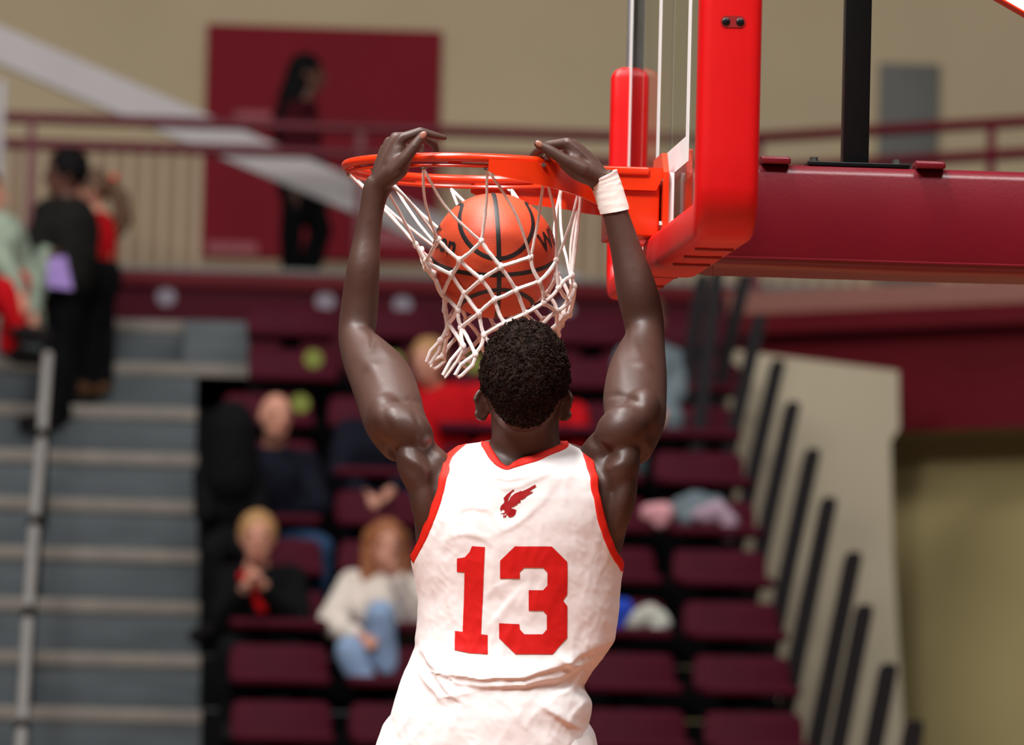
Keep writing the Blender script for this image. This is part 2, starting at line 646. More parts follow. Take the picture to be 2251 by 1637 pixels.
# black end-of-row rails
M_ENDRAIL = mat('black_end_rail', (17, 17, 22), 0.45, 0.4, var=0.15)
tops = [(2012, 1582), (1955, 1457), (1902, 1328), (1878, 1212), (1824, 1092), (1788, 985), (1744, 882), (1712, 790), (1672, 690), (1640, 600), (1578, 590), (1545, 600)]
for i, (px, py) in enumerate(tops):
    n = i - 3
    n = i - 5 if i < 10 else i - 7
    y0 = rowY(n) + .1
    a = W(px, py, y0 - .12)
    L = (445 - 14 * i) if i < 10 else 290
    lean = 104 if i < 10 else 62
    b = W(px - lean, py + L, y0)
    b.z = min(b.z, rowZ(n) - .04)
    w_ = .042 - .0008 * i
    t = (a - b).normalized()
    side = Vector((1, 0, 0))
    rings = []
    for s_, q in ((0, .75), (.02, 1), (.96, 1), (.985, .9), (1.0, .55)):
        c = b.lerp(a, s_)
        rings.append([c + Vector((-w_ * q, -.012, 0)), c + Vector((w_ * q, -.012, 0)), c + Vector((w_ * q, .012, 0)), c + Vector((-w_ * q, .012, 0))])
    root = empty('end_rail', b)
    S().rings(rings).build('upright', M_ENDRAIL, root, sharp=50)
    S().box((min(XS1 - .03, b.x - .10), b.y - .03, rowZ(n) - .12), (max(XS1, b.x + .03), b.y + .03, rowZ(n) - .02), .006).build('socket', M_ENDRAIL, root)
    od = ['lowest', 'second lowest', 'third lowest', 'fourth lowest', 'fifth lowest', 'sixth lowest', 'seventh lowest', 'fifth highest', 'fourth highest', 'third highest', 'second highest', 'highest'][i]
    tag(root, 'slanted black rail ending a seat row, %s in the line by the cream wall' % od, 'rail', 'black end-of-row rails')

# aisle handrail
M_RAILSTEEL = mat('worn_steel_tube', (176, 172, 168), 0.35, 0.5, metal=0.3, var=0.12)
hr = empty('aisle_handrail', W(60, 1400, YB - 1.2))
tag(hr, 'worn pale steel handrail running up the middle of the grey aisle steps', 'handrail')
hp = []
for px, py, kk in ((106, 770, 6.9), (92, 960, 5.1), (76, 1150, 3.3), (62, 1350, 1.4), (48, 1600, -.9), (38, 1750, -2.2)):
    hp.append(W(px, py, YB + .5 * (kk - 3.6)))
for a, b in zip(hp[:-1], hp[1:]):
    S().tube([a.lerp(b, .06), b.lerp(a, .06)], 0.024, 10).build('rail', M_RAILSTEEL, hr)
for i, q in enumerate(hp[:-1]):
    S().ball(q, .034).build('joint', M_DECK, hr)
    S().tube([q, q - Vector((0, -.02, .85))], .016, 8).build('post', M_DECK, hr)
# ================================================================== the basket
M_RIM = mat('orange_powder_coat', (218, 50, 10), 0.28, 0.5, var=0.03, coat=0.3, bump=0.05, bscale=500)
M_PAD = mat('red_moulded_padding', (196, 8, 10), 0.42, 0.35, var=0.03, bump=0.06, bscale=700)
M_VINYL = mat('maroon_vinyl', (104, 10, 25), 0.36, 0.4, var=0.08, scale=6, bump=0.12, bscale=120)
M_WHITE = mat('white_paint', (232, 232, 230), 0.5, 0.4, var=0.03)
M_ALU = mat('brushed_aluminium', (150, 152, 155), 0.35, 0.5, metal=0.8, var=0.08)
M_BLACK = mat('black_paint', (9, 8, 10), 0.35, 0.4, var=0.1)
M_STEEL = mat('zinc_steel', (140, 138, 132), 0.35, metal=0.9, var=0.15)
M_CORD = mat('white_net_cord', (243, 232, 226), 0.75, 0.2, var=0.06, scale=90, bump=0.5, bscale=420)
M_GLASS = glass_mat()
M_DARKRED = mat('recess_shade_red', (128, 6, 8), 0.5, var=0.05)  # darker copy of the padding red, carries the shade inside recesses

BX = 0.394            # front face of the glass
goal = empty('basketball_goal', (BX, 0, 2.9))
tag(goal, 'orange basketball rim on a glass backboard with red edge padding and padded maroon support arm', 'basketball goal')

RR = 0.2365


def circ(r, z, a0=0.0, a1=360.0, n=72):
    return [Vector((r * math.sin(math.radians(a0 + (a1 - a0) * k / n)), -r * math.cos(math.radians(a0 + (a1 - a0) * k / n)), z)) for k in range(n + (a1 - a0 < 359.9))]


rim = S().tube(circ(RR, RIM.z, n=96), 0.0088, 12, close=True).build('rim', M_RIM, goal)
lower = S()
lower.tube(circ(RR - 0.004, RIM.z - 0.0145, n=96), 0.0040, 8, close=True)
for k in range(24):
    a = math.radians(15 * k + 4.7)
    t = Vector((math.cos(a), math.sin(a), 0))
    c = Vector((RR * math.sin(a), -RR * math.cos(a), RIM.z))
    n_ = Vector((math.sin(a), -math.cos(a), 0))
    q = [c + t * 0.013 - Vector((0, 0, 0.004)), c - t * 0.013 - Vector((0, 0, 0.004)), c - t * 0.013 - Vector((0, 0, 0.015)), c + t * 0.013 - Vector((0, 0, 0.015))]
    if k % 2:
        lower.prism([x - n_ * 0.006 for x in q], n_ * 0.004)
sub(lower.build('net_ring', M_RIM), rim)
hooks = []
for k in range(12):
    a = math.radians(30 * k + 4.7)
    c = Vector(((RR - .004) * math.sin(a), -(RR - .004) * math.cos(a), RIM.z - 0.019))
    hooks.append(c)
    t = Vector((math.cos(a), math.sin(a), 0))
    sub(S().tube([c - t * .006 + Vector((0, 0, .005)), c - t * .003 - Vector((0, 0, .002)), c + t * .004 - Vector((0, 0, .002)), c + t * .009 + Vector((0, 0, .002))], 0.0026, 6).build('net_hook', M_STEEL), rim)

# side plates of the bracket: bent sheet running from the ring to the spring housing
for s in (-1, 1):
    path = [(0.022, 0.2445), (0.085, 0.232), (0.15, 0.2), (0.205, 0.155), (0.25, 0.105), (0.30, 0.088)]
    top = [-0.003, -0.003, -0.001, 0.0, 0.0, 0.0]
    bot = [-0.030, -0.040, -0.050, -0.060, -0.072, -0.076]
    top, bot, path = [x[0] for x in spline([(q,) for q in top], 4)], [x[0] for x in spline([(q,) for q in bot], 4)], spline(path, 4)
    bot[0] += 0.005
    rings = []
    for i, (x, y) in enumerate(path):
        t = Vector((path[min(i + 1, len(path) - 1)] - path[max(i - 1, 0)]).tolist() + [0]).normalized()
        nrm = Vector((t.y, -t.x, 0)) * 0.0045
        a = Vector((x, y, RIM.z + top[i]))
        b = Vector((x, y, RIM.z + bot[i]))
        ring = [a, b, b + nrm, a + nrm]
        rings.append([Vector((q.x, s * q.y, q.z)) for q in ring])
    S().rings(rings).build('bracket_plate', M_RIM, goal)
    # lower flange of the plate and the notch bolt
    S().lathe((0.128, s * 0.214, RIM.z - 0.008), [(0.0003, -0.004), (0.004, -0.004), (0.0045, 0.006), (0.0003, 0.006)], 10, 'Y').build('bracket_rivet', M_STEEL, goal)
S().box((0.17, -0.11, RIM.z - 0.012), (0.34, 0.11, RIM.z + 0.004), 0.004).build('bracket_top_plate', M_RIM, goal)
hs = S()
hs.box((0.268, -0.095, 2.922), (0.362, 0.095, 3.050), 0.004)
housing = hs.build('spring_housing', M_RIM, goal)
fl = S().prism([(0.215, -0.104, 3.054), (0.366, -0.104, 3.054), (0.366, -0.104, 3.035), (0.354, -0.104, 3.010), (0.215, -0.104, 3.010)], (0, 0.008, 0))
sub(fl.build('housing_flange', M_RIM), housing)
mp_ = S().prism([(0.366, -0.118, 2.912), (0.366, 0.118, 2.912), (0.366, 0.118, 3.045), (0.366, 0.075, 3.085), (0.366, -0.075, 3.085), (0.366, -0.118, 3.045)], (0.011, 0, 0))
mplate = mp_.build('mounting_plate', M_RIM, goal, smooth=False)
for y in (-0.085, 0.085):
    for z in (2.945, 3.03):
        sub(S().lathe((0.362, y, z), [(0.001, 0), (0.009, 0), (0.009, 0.008), (0.001, 0.008)], 6, 'X').build('bolt', M_STEEL), mplate)
S().box((0.3775, -0.11, 2.925), (0.3885, 0.11, 3.045), 0.002).build('spacer_pad', M_WHITE, goal)

# glass with its printed lines and its frame
BZ0, BZ1, BH = 2.90, 3.97, 0.915
board = S().box((BX, -BH, BZ0), (BX + 0.012, BH, BZ1)).build('backboard_glass', M_GLASS, goal, smooth=False)
for y in (-0.2795, 0.2795):
    sub(S().box((BX - 0.0012, y - 0.0255, 3.05), (BX - 0.0004, y + 0.0255, 3.50)).build('target_stripe', M_WHITE, smooth=False), board)
for z in (3.0755, 3.4745):
    sub(S().box((BX - 0.0012, -0.254, z - 0.0255), (BX - 0.0004, 0.254, z + 0.0255)).build('target_stripe', M_WHITE, smooth=False), board)
for y in (-BH + 0.0255, BH - 0.0255):
    sub(S().box((BX - 0.0012, y - 0.0255, BZ0), (BX - 0.0004, y + 0.0255, BZ1)).build('border_stripe', M_WHITE, smooth=False), board)
for z in (BZ0 + 0.0255, BZ1 - 0.0255):
    sub(S().box((BX - 0.0012, -BH + .051, z - 0.0255), (BX - 0.0004, BH - .051, z + 0.0255)).build('border_stripe', M_WHITE, smooth=False), board)
for y0, y1 in ((-BH - 0.016, -BH - 0.001), (BH + 0.001, BH + 0.016)):
    fr = S().box((BX - 0.006, y0, BZ0 - .02), (BX + 0.03, y1, BZ1 + .02), 0.002).build('side_frame', M_ALU, goal)
    sub(S().box((BX + 0.006, y0 - 0.002, BZ0), (BX + 0.014, y1 + .002, BZ1)).build('rubber_gasket', M_BLACK, smooth=False), fr)
for z0, z1 in ((BZ0 - 0.02, BZ0 - 0.001), (BZ1 + 0.001, BZ1 + 0.02)):
    S().box((BX - 0.006, -BH, z0), (BX + 0.03, BH, z1), 0.002).build('frame_rail', M_ALU, goal)
S().box((BX + 0.013, -0.13, 2.90), (BX + 0.028, 0.13, 3.09), 0.003).build('rear_plate', M_RIM, goal)

# U-shaped edge padding in two halves, swept round the lower corners
def pad_half(s, x0, x1, th, drop):
    path = []
    zc, r = 2.945, 0.055
    yo = BH + 0.010
    zt = 3.335
    path.append((yo + 0, zt - 0.0))
    for k in range(6):
        path.append((yo, zt - (zt - zc) * (k + 1) / 6))
    for k in range(1, 7):
        a = math.radians(15 * k)
        path.append((yo - r + r * math.cos(a), zc - r * math.sin(a)))
    for k in range(1, 9):
        path.append(((yo - r) * (1 - k / 8) , zc - r))
    rings = []
    n = len(path)
    for i, (y, z) in enumerate(path):
        t = Vector((path[min(i + 1, n - 1)][0] - path[max(i - 1, 0)][0], path[min(i + 1, n - 1)][1] - path[max(i - 1, 0)][1])).normalized()
        out = Vector((-t.y, t.x))
        if i < 7:
            out = Vector((1, 0))
        sc = 1.0
        ring = []
        hw, ht = (x1 - x0) / 2, th / 2
        xc = (x0 + x1) / 2
        for k in range(24):
            a = 2 * math.pi * k / 24
            ex = math.copysign(abs(math.cos(a)) ** 0.38, math.cos(a)) * hw
            ey = math.copysign(abs(math.sin(a)) ** 0.45, math.sin(a)) * ht
            ring.append(Vector((xc + ex, s * (y + out.x * ey), z + out.y * ey)))
        rings.append(ring)
    # rounded tip at the top
    tip = []
    for q, zz in ((0.45, 0.022), (0.8, 0.015), (0.95, 0.007)):
        c = sum(rings[0], Vector()) / 24
        tip.append([c + (p - c) * q + Vector((0, 0, zz)) for p in rings[0]])
    rings = tip + rings
    return S().rings(rings).build('edge_padding', M_PAD, goal)


pn = pad_half(-1, BX - 0.053, BX + 0.058, 0.076, 0)
pf = pad_half(1, BX - 0.038, BX + 0.042, 0.050, 0)
# slots under the padding: raised strips, slot shade put into a darker red
for k, (y, w_) in enumerate(((-0.74, .07), (-0.55, .07), (-0.36, .07), (0.15, .055), (0.42, .055), (0.68, .055))):
    s_ = S().box((BX + .004 - w_ / 2, y - 0.006, 2.8475 if y < 0 else 2.861), (BX + .004 + w_ / 2, y + 0.006, 2.87), 0.002)
    sub(s_.build('slot', M_DARKRED), pn if y < 0 else pf)
# bolt socket on the outer face, recess shade put into a darker red
zs = P(1610, 40, 10.0).z
soc = S()
yy = -(BH + 0.010 + 0.038)
pts = []
for k in range(24):
    a = 2 * math.pi * k / 24
    cx = 0.0115 if math.cos(a) > 0 else -0.0115
    pts.append((BX + 0.004 + cx + 0.0105 * math.cos(a), yy - 0.0012, zs + 0.0105 * math.sin(a)))
so = sub(soc.prism(pts, (0, 0.006, 0)).build('bolt_socket', M_DARKRED, smooth=False), pn)
for dx in (-0.0125, 0.0125):
    sub(S().lathe((BX + 0.004 + dx, yy - 0.0022, zs - .001), [(0.0005, 0), (0.0062, 0), (0.0075, .001), (0.0075, .004), (0.0005, .004)], 14, 'Y').build('socket_hole', M_BLACK), pn)  # raised black discs, the dark inside the holes done as colour

# padded support arm behind the board
AX0, AX1 = 0.452, 3.3
prof = [(-0.150, 2.885), (-0.146, 2.874), (-0.135, 2.868), (0.135, 2.868), (0.148, 2.88), (0.150, 2.9), (0.150, 3.045), (0.14, 3.062), (0.12, 3.066), (-0.12, 3.066), (-0.14, 3.062), (-0.149, 3.045)]
rings = []
xs = [AX0 - 0.004, AX0 + 0.004, AX0 + 0.03] + [AX0 + 0.03 + (AX1 - AX0 - .03) * k / 40 for k in range(1, 41)]
for i, x in enumerate(xs):
    q = 0.90 if i == 0 else (0.965 if i == 1 else 1.0)
    ring = []
    for j, (y, z) in enumerate(prof):
        w_ = 0.0025 * nz((x * 2.2, y * 5, z * 9)) + 0.0012 * nz((x * 9, y * 9, z * 9))
        ring.append(Vector((x, y * q + (w_ if abs(y) > .13 else 0), 2.967 + (z - 2.967) * q + (w_ if abs(y) < .14 else 0))))
    rings.append(ring)
arm = S().rings(rings).build('arm_padding', M_VINYL, goal, sharp=55)
sub(S().tube([(x, -0.1505, 2.8835 + .001 * nz((x * 3, 0, 1))) for x in xs[2:]], 0.0022, 6).build('seam_piping', M_VINYL), arm)
sub(S().tube([(AX0 + 0.012, -0.12, 2.868), (AX0 + 0.013, -0.121, 2.85), (AX0 + 0.009, -0.12, 2.838), (AX0 + 0.011, -0.12, 2.826)], 0.0006, 4).build('loose_thread', M_ALU), arm)
for px in (1706, 2050):
    c = P(px, 352 + (px - 1706) * .03, 10.86)
    st = S()
    for dy, hh in ((-0.02, 0.008), (0.0, .012), (0.022, 0.010)):
        st.box((c.x - 0.028, -0.13 + dy - .012, 3.064), (c.x + 0.028, -0.13 + dy + 0.012, 3.068 + hh), 0.003)
    sub(st.build('lacing_flap', M_VINYL), arm)
c = P(1878, 352, 10.97)
post = S().box((c.x - 0.0245, -0.0245 - .06, 3.068), (c.x + 0.0245, 0.0245 - .06, 4.4), 0.003).build('brace_post', M_BLACK, goal)
post.rotation_euler = (0, 0, 0)
bp = S().box((c.x - 0.098, -0.13, 3.066), (c.x + 0.098, 0.02, 3.0735), 0.001)
bpo = sub(bp.build('base_plate', M_BLACK), post)
for dx in (-0.085, 0.075):
    sub(S().lathe((c.x + dx, -0.105, 3.0735), [(0.0005, 0), (0.0115, 0), (0.0115, 0.003), (0.008, .003), (0.008, 0.010), (0.0005, 0.010)], 6, 'Z').build('bolt', M_STEEL), bpo)
# diagonal brace whose lower edge just enters the upper right corner
a, b = P(2196, -8, 10.95), P(2300, 52, 10.95)
t = (b - a).normalized()
n_ = Vector((-t.z, 0, t.x)).normalized()
if n_.z < 0:
    n_ = -n_
br = S().prism([a - t * .3, b + t * .6, b + t * .6 + n_ * .07, a - t * .3 + n_ * .07], (0, 0.05, 0)).build('diagonal_brace', M_WHITE, goal, smooth=False)
sub(S().prism([a - t * .3 - n_ * .003, b + t * .6 - n_ * .003, b + t * .6, a - t * .3], (0, 0.05, 0)).build('brace_edging', M_RIM, smooth=False), br)

# ------------------------------------------------------------------ ball
BC = P(1086, 562, 10.955)
BR = 0.1205
bframe = (Matrix.Rotation(-math.radians(4.28) + math.radians(4.5), 3, 'Z') @ Matrix.Rotation(math.radians(-3), 3, 'Y') @ Matrix.Rotation(math.radians(22), 3, 'X'))
M_BALL = mat('pebbled_orange_leather', (202, 74, 42), 0.45, 0.4, var=0.05, scale=30, bump=0.0)
nt = M_BALL.node_tree
vo = nt.nodes.new('ShaderNodeTexVoronoi')
vo.inputs['Scale'].default_value = 420
tcn = [n for n in nt.nodes if n.type == 'TEX_COORD'][0]
nt.links.new(tcn.outputs['Object'], vo.inputs['Vector'])
bpn = nt.nodes.new('ShaderNodeBump')
bpn.inputs['Strength'].default_value = 0.25
bpn.inputs['Distance'].default_value = 0.001
bpn.invert = True
nt.links.new(vo.outputs['Distance'], bpn.inputs['Height'])
nt.links.new(bpn.outputs[0], nt.nodes['Principled BSDF'].inputs['Normal'])
M_INK = mat('black_ball_rubber', (22, 18, 18), 0.5, var=0.05)


def bpt(lat, lon, r=BR):
    v = Vector((math.cos(lat) * math.sin(lon), -math.cos(lat) * math.cos(lon), math.sin(lat)))
    return BC + bframe @ (v * r)


ball = S().ell(BC, ((BR, 0, 0), (0, BR, 0), (0, 0, BR)), 64, 40).build('basketball', M_BALL)
tag(ball, 'orange basketball with black seams dropping through the white net', 'basketball')


def seam(f, n=120):
    ctr = [f(2 * math.pi * k / n) for k in range(n)]
    rings = []
    for k in range(n):
        p = ctr[k]
        t = (ctr[(k + 1) % n] - ctr[k - 1]).normalized()
        u = (p - BC).normalized()
        w_ = t.cross(u) * 0.0044
        q = u * 0.0007
        rings.append([p - w_ - u * .001, p - w_ + q * .3, p + q, p + w_ + q * .3, p + w_ - u * .001])
    o = S().rings(rings, close=True).build('seam', M_INK, ball)
    return o


seam(lambda a: bpt(0, a))
seam(lambda a: bpt(a, 0) if math.cos(a) >= 0 else bpt(math.pi - a, math.pi))
for s in (1, -1):
    seam(lambda a: bpt(s * math.radians(15 + 44 * math.sin(a) ** 2), a))


def ball_text(txt, lon0, lat0, size, slant):
    cu = bpy.data.curves.new('t', 'FONT')
    cu.body, cu.size, cu.extrude = txt, 1.0, 0.0
    cu.offset = 0.03
    o = bpy.data.objects.new('t', cu)
    COL.objects.link(o)
    dg = bpy.context.evaluated_depsgraph_get()
    me = bpy.data.meshes.new_from_object(o.evaluated_get(dg))
    bpy.data.objects.remove(o)
    bm = bmesh.new()
    bm.from_mesh(me)
    for k in range(40):
        g = list(bm.verts) + list(bm.edges) + list(bm.faces)
        bmesh.ops.bisect_plane(bm, geom=g, plane_co=(k * 0.1, 0, 0), plane_no=(1, 0, 0))
    s_ = S()
    vs = []
    for v in bm.verts:
        x, y = v.co.x * size, v.co.y * size
        vs.append(bpt(lat0 + y + slant * x, lon0 + x / math.cos(lat0), BR + 0.0007))
    bm.verts.index_update()
    s_.add(vs, [[q.index for q in f.verts] for f in bm.faces])
    bm.free()
    return s_.build('lettering', M_INK, ball)


ball_text('Wilson', math.radians(47), math.radians(14), 0.42, 0.0)
ball_text('Wilson', math.radians(-47) - 1.22, math.radians(14), 0.42, 0.0)

# ------------------------------------------------------------------ net
rows = [
    [(914, 538), (963, 527), (1058, 530), (1166, 565), (1223, 573), (1257, 605)],
    [(935, 575), (1010, 572), (1101, 586), (1185, 618), (1228, 632), (1262, 628)],
    [(962, 600), (995, 602), (1058, 613), (1134, 637), (1196, 665), (1250, 662)],
    [(982, 640), (1021, 645), (1087, 658), (1155, 689), (1224, 684), (1240, 690)],
    [(978, 682), (1007, 680), (1053, 688), (1109, 710), (1190, 716), (1226, 712)],
    [(985, 712), (1013, 719), (1064, 736), (1130, 752), (1195, 735), (1212, 727)],
    [(968, 748), (1018, 760), (1045, 778), (1100, 790), (1160, 770), (1200, 750)],
]
DN = 10.955
nodes = []
rs = [0.152, 0.142, 0.132, 0.118, 0.105, 0.098, 0.098]
for j, row in enumerate(rows):
    xs_ = [q[0] for q in row]
    rx = max(rs[j], (max(xs_) - min(xs_)) / 2 * DN / FPX + 0.004)
    cx = (max(xs_) + min(xs_)) / 2
    A = np.polyfit(xs_, [q[1] for q in row], 1)
    res = []
    for i, (x, y) in enumerate(row):
        s_ = max(-0.985, min(0.985, (x - cx) * DN / FPX / rx))
        res.append(P(x, y, DN - rx * math.sqrt(1 - s_ * s_)))
    for i in range(6):
        a = math.radians(78 - 31 * i - (15 if j % 2 else 0) * 1.0 + 8)
        x = cx + rx * math.sin(a) * FPX / DN * 0.97
        y = np.polyval(A, x) + 26 * rx / 0.15 + random.uniform(-4, 4)
        res.append(P(x, y, DN + rx * max(0.12, math.cos(a))))
    for i, p in enumerate(res):
        v = p - BC
        if v.length < BR + 0.0075:
            v = v.normalized() * (BR + 0.0075)
            res[i] = BC + v
    nodes.append(res)
net = S()


def cord(a, b, r=0.0034, sag=0.0, twist=0.0):
    n = 9
    pts, rr = [], []
    off = Vector((random.uniform(-1, 1), random.uniform(-1, 1), random.uniform(-.6, .4))) * sag
    for k in range(n + 1):
        t = k / n
        p = a.lerp(b, t) + off * math.sin(math.pi * t)
        p += Vector((nz((p.x * 60, p.y * 60, 1 + p.z * 60)), nz((p.x * 60, 5, p.z * 60)), 0)) * 0.0012
        v = p - BC
        if v.length < BR + r + 0.0008:
            p = BC + v.normalized() * (BR + r + 0.0008)
        pts.append(p)
        rr.append(r * (1 + 0.16 * nz((t * 9, a.x * 90, b.z * 90))))
    net.tube(pts, rr, 7)


for i in range(12):
    for k in (0, 1):
        cord(hooks[(i - 3 + k) % 12 if True else i], nodes[0][i], 0.0028, 0.014)
for j in range(1, len(nodes)):
    for i in range(12):
        if j % 2:
            cord(nodes[j - 1][i], nodes[j][i], 0.0039, 0.003)
            cord(nodes[j - 1][(i + 1) % 12], nodes[j][i], 0.0039, 0.003)
        else:
            cord(nodes[j - 1][i - 1], nodes[j][i], 0.0039, 0.003)
            cord(nodes[j - 1][i], nodes[j][i], 0.0039, 0.003)
# loose loops at the hem
ends = {0: (943, 795), 1: (978, 824), 2: (1008, 824), 11: (956, 806), 10: (1030, 806), 3: (1080, 835), 4: (1150, 815), 5: (1195, 790), 6: (1190, 795), 7: (1150, 815), 8: (1110, 820), 9: (1062, 812)}
for i, (x, y) in ends.items():
    a = nodes[6][i]
    d = (a - CAM).dot(FWD)
    e = P(x, y, d)
    w_ = Vector((0.006 + random.uniform(0, .006), random.uniform(-.004, .004), 0))
    b = nodes[6][(i + 1) % 12] if i in (0,) else a
    net.tube([a, a.lerp(e, .5) - w_, e - w_ * .6, e + Vector((0, 0, -.004)), e + w_ * .6, a.lerp(e, .5) + w_, a + Vector((.002, 0, 0))], 0.0036, 7)
neto = net.build('basketball_net', M_CORD)
tag(neto, 'white knotted cord net hanging from the orange rim around the ball', 'net')
k0 = S().ell((0, 0, 0), ((0.0063, 0, 0), (0, 0.0063, 0), (0, 0, 0.0082)), 8, 6).build('knot', M_CORD)
kfirst = True
for r_ in nodes:
    for p in r_:
        if kfirst:
            o, kfirst = k0, False
        else:
            o = bpy.data.objects.new('knot', k0.data)
            COL.objects.link(o)
        o.location = p
        o.rotation_euler = (random.uniform(-.5, .5), random.uniform(-.5, .5), 0)
        o.parent = neto
# ================================================================== the player
M_SKIN = mat('dark_brown_skin', (70, 46, 37), 0.5, 0.5, var=0.12, scale=9, bump=0.10, bscale=260, sss=0.0)
M_HAIR = mat('dark_curly_hair', (32, 19, 12), 0.75, 0.12, var=0.55, scale=70)
M_NAIL = mat('fingernail', (158, 106, 90), 0.3, 0.5, var=0.04)
M_JERSEY = mat('white_jersey_knit', (246, 242, 240), 0.72, 0.25, var=0.02, scale=40, bump=0.10, bscale=1500, sheen=0.15)
M_TRIM = mat('red_jersey_trim', (226, 34, 16), 0.62, 0.3, var=0.04, scale=60, bump=0.15, bscale=1500)
M_DIGIT = mat('red_jersey_print', (214, 22, 18), 0.6, 0.3, var=0.03, bump=0.06, bscale=1200)
M_EMBLEM = mat('dark_red_emblem_print', (160, 8, 14), 0.6, 0.3, var=0.03)
M_TAPE = mat('white_athletic_tape', (246, 240, 232), 0.8, 0.2, var=0.03, scale=60, bump=0.2, bscale=600)

# torso rings measured on the photo: row, left, right, half depth (m), distance
TOR = [
    (958, 1012, 1272, 0.004), (963, 1000, 1285, 0.026), (972, 982, 1304, 0.05), (985, 960, 1326, 0.070), (1010, 928, 1362, 0.092), (1050, 905, 1400, 0.110),
    (1100, 900, 1408, 0.118), (1150, 902, 1390, 0.122), (1200, 906, 1378, 0.121), (1240, 911, 1364, 0.119), (1286, 921, 1358, 0.116),
    (1330, 925, 1356, 0.114), (1370, 923, 1352, 0.112), (1416, 920, 1338, 0.112), (1450, 908, 1315, 0.114), (1479, 894, 1293, 0.118), (1508, 884, 1274, 0.124),
    (1540, 874, 1294, 0.130), (1571, 865, 1292, 0.134), (1604, 858, 1284, 0.136), (1640, 852, 1287, 0.137), (1700, 850, 1290, 0.136), (1760, 852, 1286, 0.13)]
TA = np.array(TOR, dtype=float)
TD = 10.50


def tor(y):
    return [float(np.interp(y, TA[:, 0], TA[:, k])) for k in (1, 2, 3)]


def smooth_tab():
    global TA
    ys = np.arange(958, 1761, 4.0)
    cols = [ys]
    for k in (1, 2, 3):
        c = np.interp(ys, TA[:, 0], TA[:, k])
        for _ in range(3):
            c[1:-1] = (c[:-2] + 2 * c[1:-1] + c[2:]) / 4
        cols.append(c)
    TA = np.stack(cols, 1)


smooth_tab()


def sgnpow(v, p):
    return math.copysign(abs(v) ** p, v)


def yshift(x, y):
    f = max(0.0, min(1.0, (1070 - y) / 110.0))
    return min(30.0, 0.0011 * (x - 1150) ** 2) * f * f * (3 - 2 * f)


def tpos(th, y, grow=0.0):
    """point on the torso: th 0 = middle of the back, grows to the photo's right"""
    L, R, b = tor(y)
    c, w_ = (L + R) / 2, (R - L) / 2
    x = c + w_ * math.sin(th)
    k = math.cos(th)
    groove = 0.010 * math.exp(-((x - c) / 26.0) ** 2) * (k > 0)       # furrow of the spine
    dep = b * sgnpow(k, 0.72) - groove
    p = P(x, y + yshift(x, y), TD) - FH_DIR * dep
    if grow:
        nrm = R0 * (math.sin(th) / max(w_ * TD / FPX, .02)) - FH_DIR * (k / max(b, .02))
        p = p + nrm.normalized() * grow
    return p


def tinv(px, py):
    """photo position on the back -> (th, y)"""
    y = py
    for _ in range(30):
        y = py - yshift(px, y)
        y = max(958.5, y)
    L, R, b = tor(y)
    s = max(-1, min(1, (px - (L + R) / 2) / ((R - L) / 2)))
    return math.asin(s), y


body = S()
# --- torso
rings = []
for y in np.arange(960, 1750, 12.0):
    rings.append([tpos(2 * math.pi * k / 40, y, -0.007 if y > 975 else -0.003) for k in range(40)])
body.rings(rings)


def limb(st, n=20, sub_=5):
    """loft: (left photo x, y, right x, y, distance, depth ratio)"""
    sp = spline(st, sub_)
    ctr = [P((q[0] + q[2]) / 2, (q[1] + q[3]) / 2, q[4]) for q in sp]
    rr = []
    for i, q in enumerate(sp):
        hw = (P(q[2], q[3], q[4]) - P(q[0], q[1], q[4])) / 2
        t = (ctr[min(i + 1, len(sp) - 1)] - ctr[max(i - 1, 0)]).normalized()
        a = hw - t * hw.dot(t) * 0.7
        a = a.normalized() * hw.length
        b = t.cross(a).normalized() * (hw.length * q[5])
        rr.append([ctr[i] + a * math.cos(2 * math.pi * k / n) + b * math.sin(2 * math.pi * k / n) for k in range(n)])
    body.rings(rr)


def lump(px, py, d, rx, ry, rd, ang=0.0):
    """muscle: photo half sizes (px) and depth half size (m), turned ang degrees in the photo plane"""
    c = P(px, py, d)
    a = math.radians(ang)
    u = RGT * math.cos(a) - UPV * math.sin(a)
    v = RGT * math.sin(a) + UPV * math.cos(a)
    s = d / FPX
    body.ell(c, (u * rx * s, v * ry * s, FH_DIR * rd))


# --- player's left arm (left in the photo)
limb([(806, 392, 868, 412, 10.742, .62), (796, 416, 857, 424, 10.745, .68), (789, 462, 845, 462, 10.75, .85), (775, 526, 838, 526, 10.755, .98),
      (761, 589, 836, 589, 10.75, 1.0), (751, 653, 834, 652, 10.76, 1.0), (744, 712, 829, 706, 10.765, 1.12), (743, 752, 824, 742, 10.755, 1.25),
      (752, 798, 858, 768, 10.715, 1.0), (767, 840, 902, 812, 10.64, .85), (784, 888, 925, 868, 10.57, .85), (800, 930, 938, 925, 10.51, .9), (840, 985, 960, 970, 10.47, 1.0)])
lump(885, 938, 10.452, 74, 48, .050, 28)           # rear deltoid
lump(848, 925, 10.49, 46, 62, .058, -10)           # side deltoid
lump(920, 985, 10.474, 66, 36, .036, 40)            # infraspinatus / scapula
lump(912, 1035, 10.445, 36, 70, .045, -22)           # teres
lump(932, 1100, 10.455, 32, 90, .05, -10)            # lat
lump(950, 1040, 10.474, 38, 60, .045, 15)            # back of the shoulder blade
lump(838, 850, 10.605, 44, 62, .046, -24)            # triceps
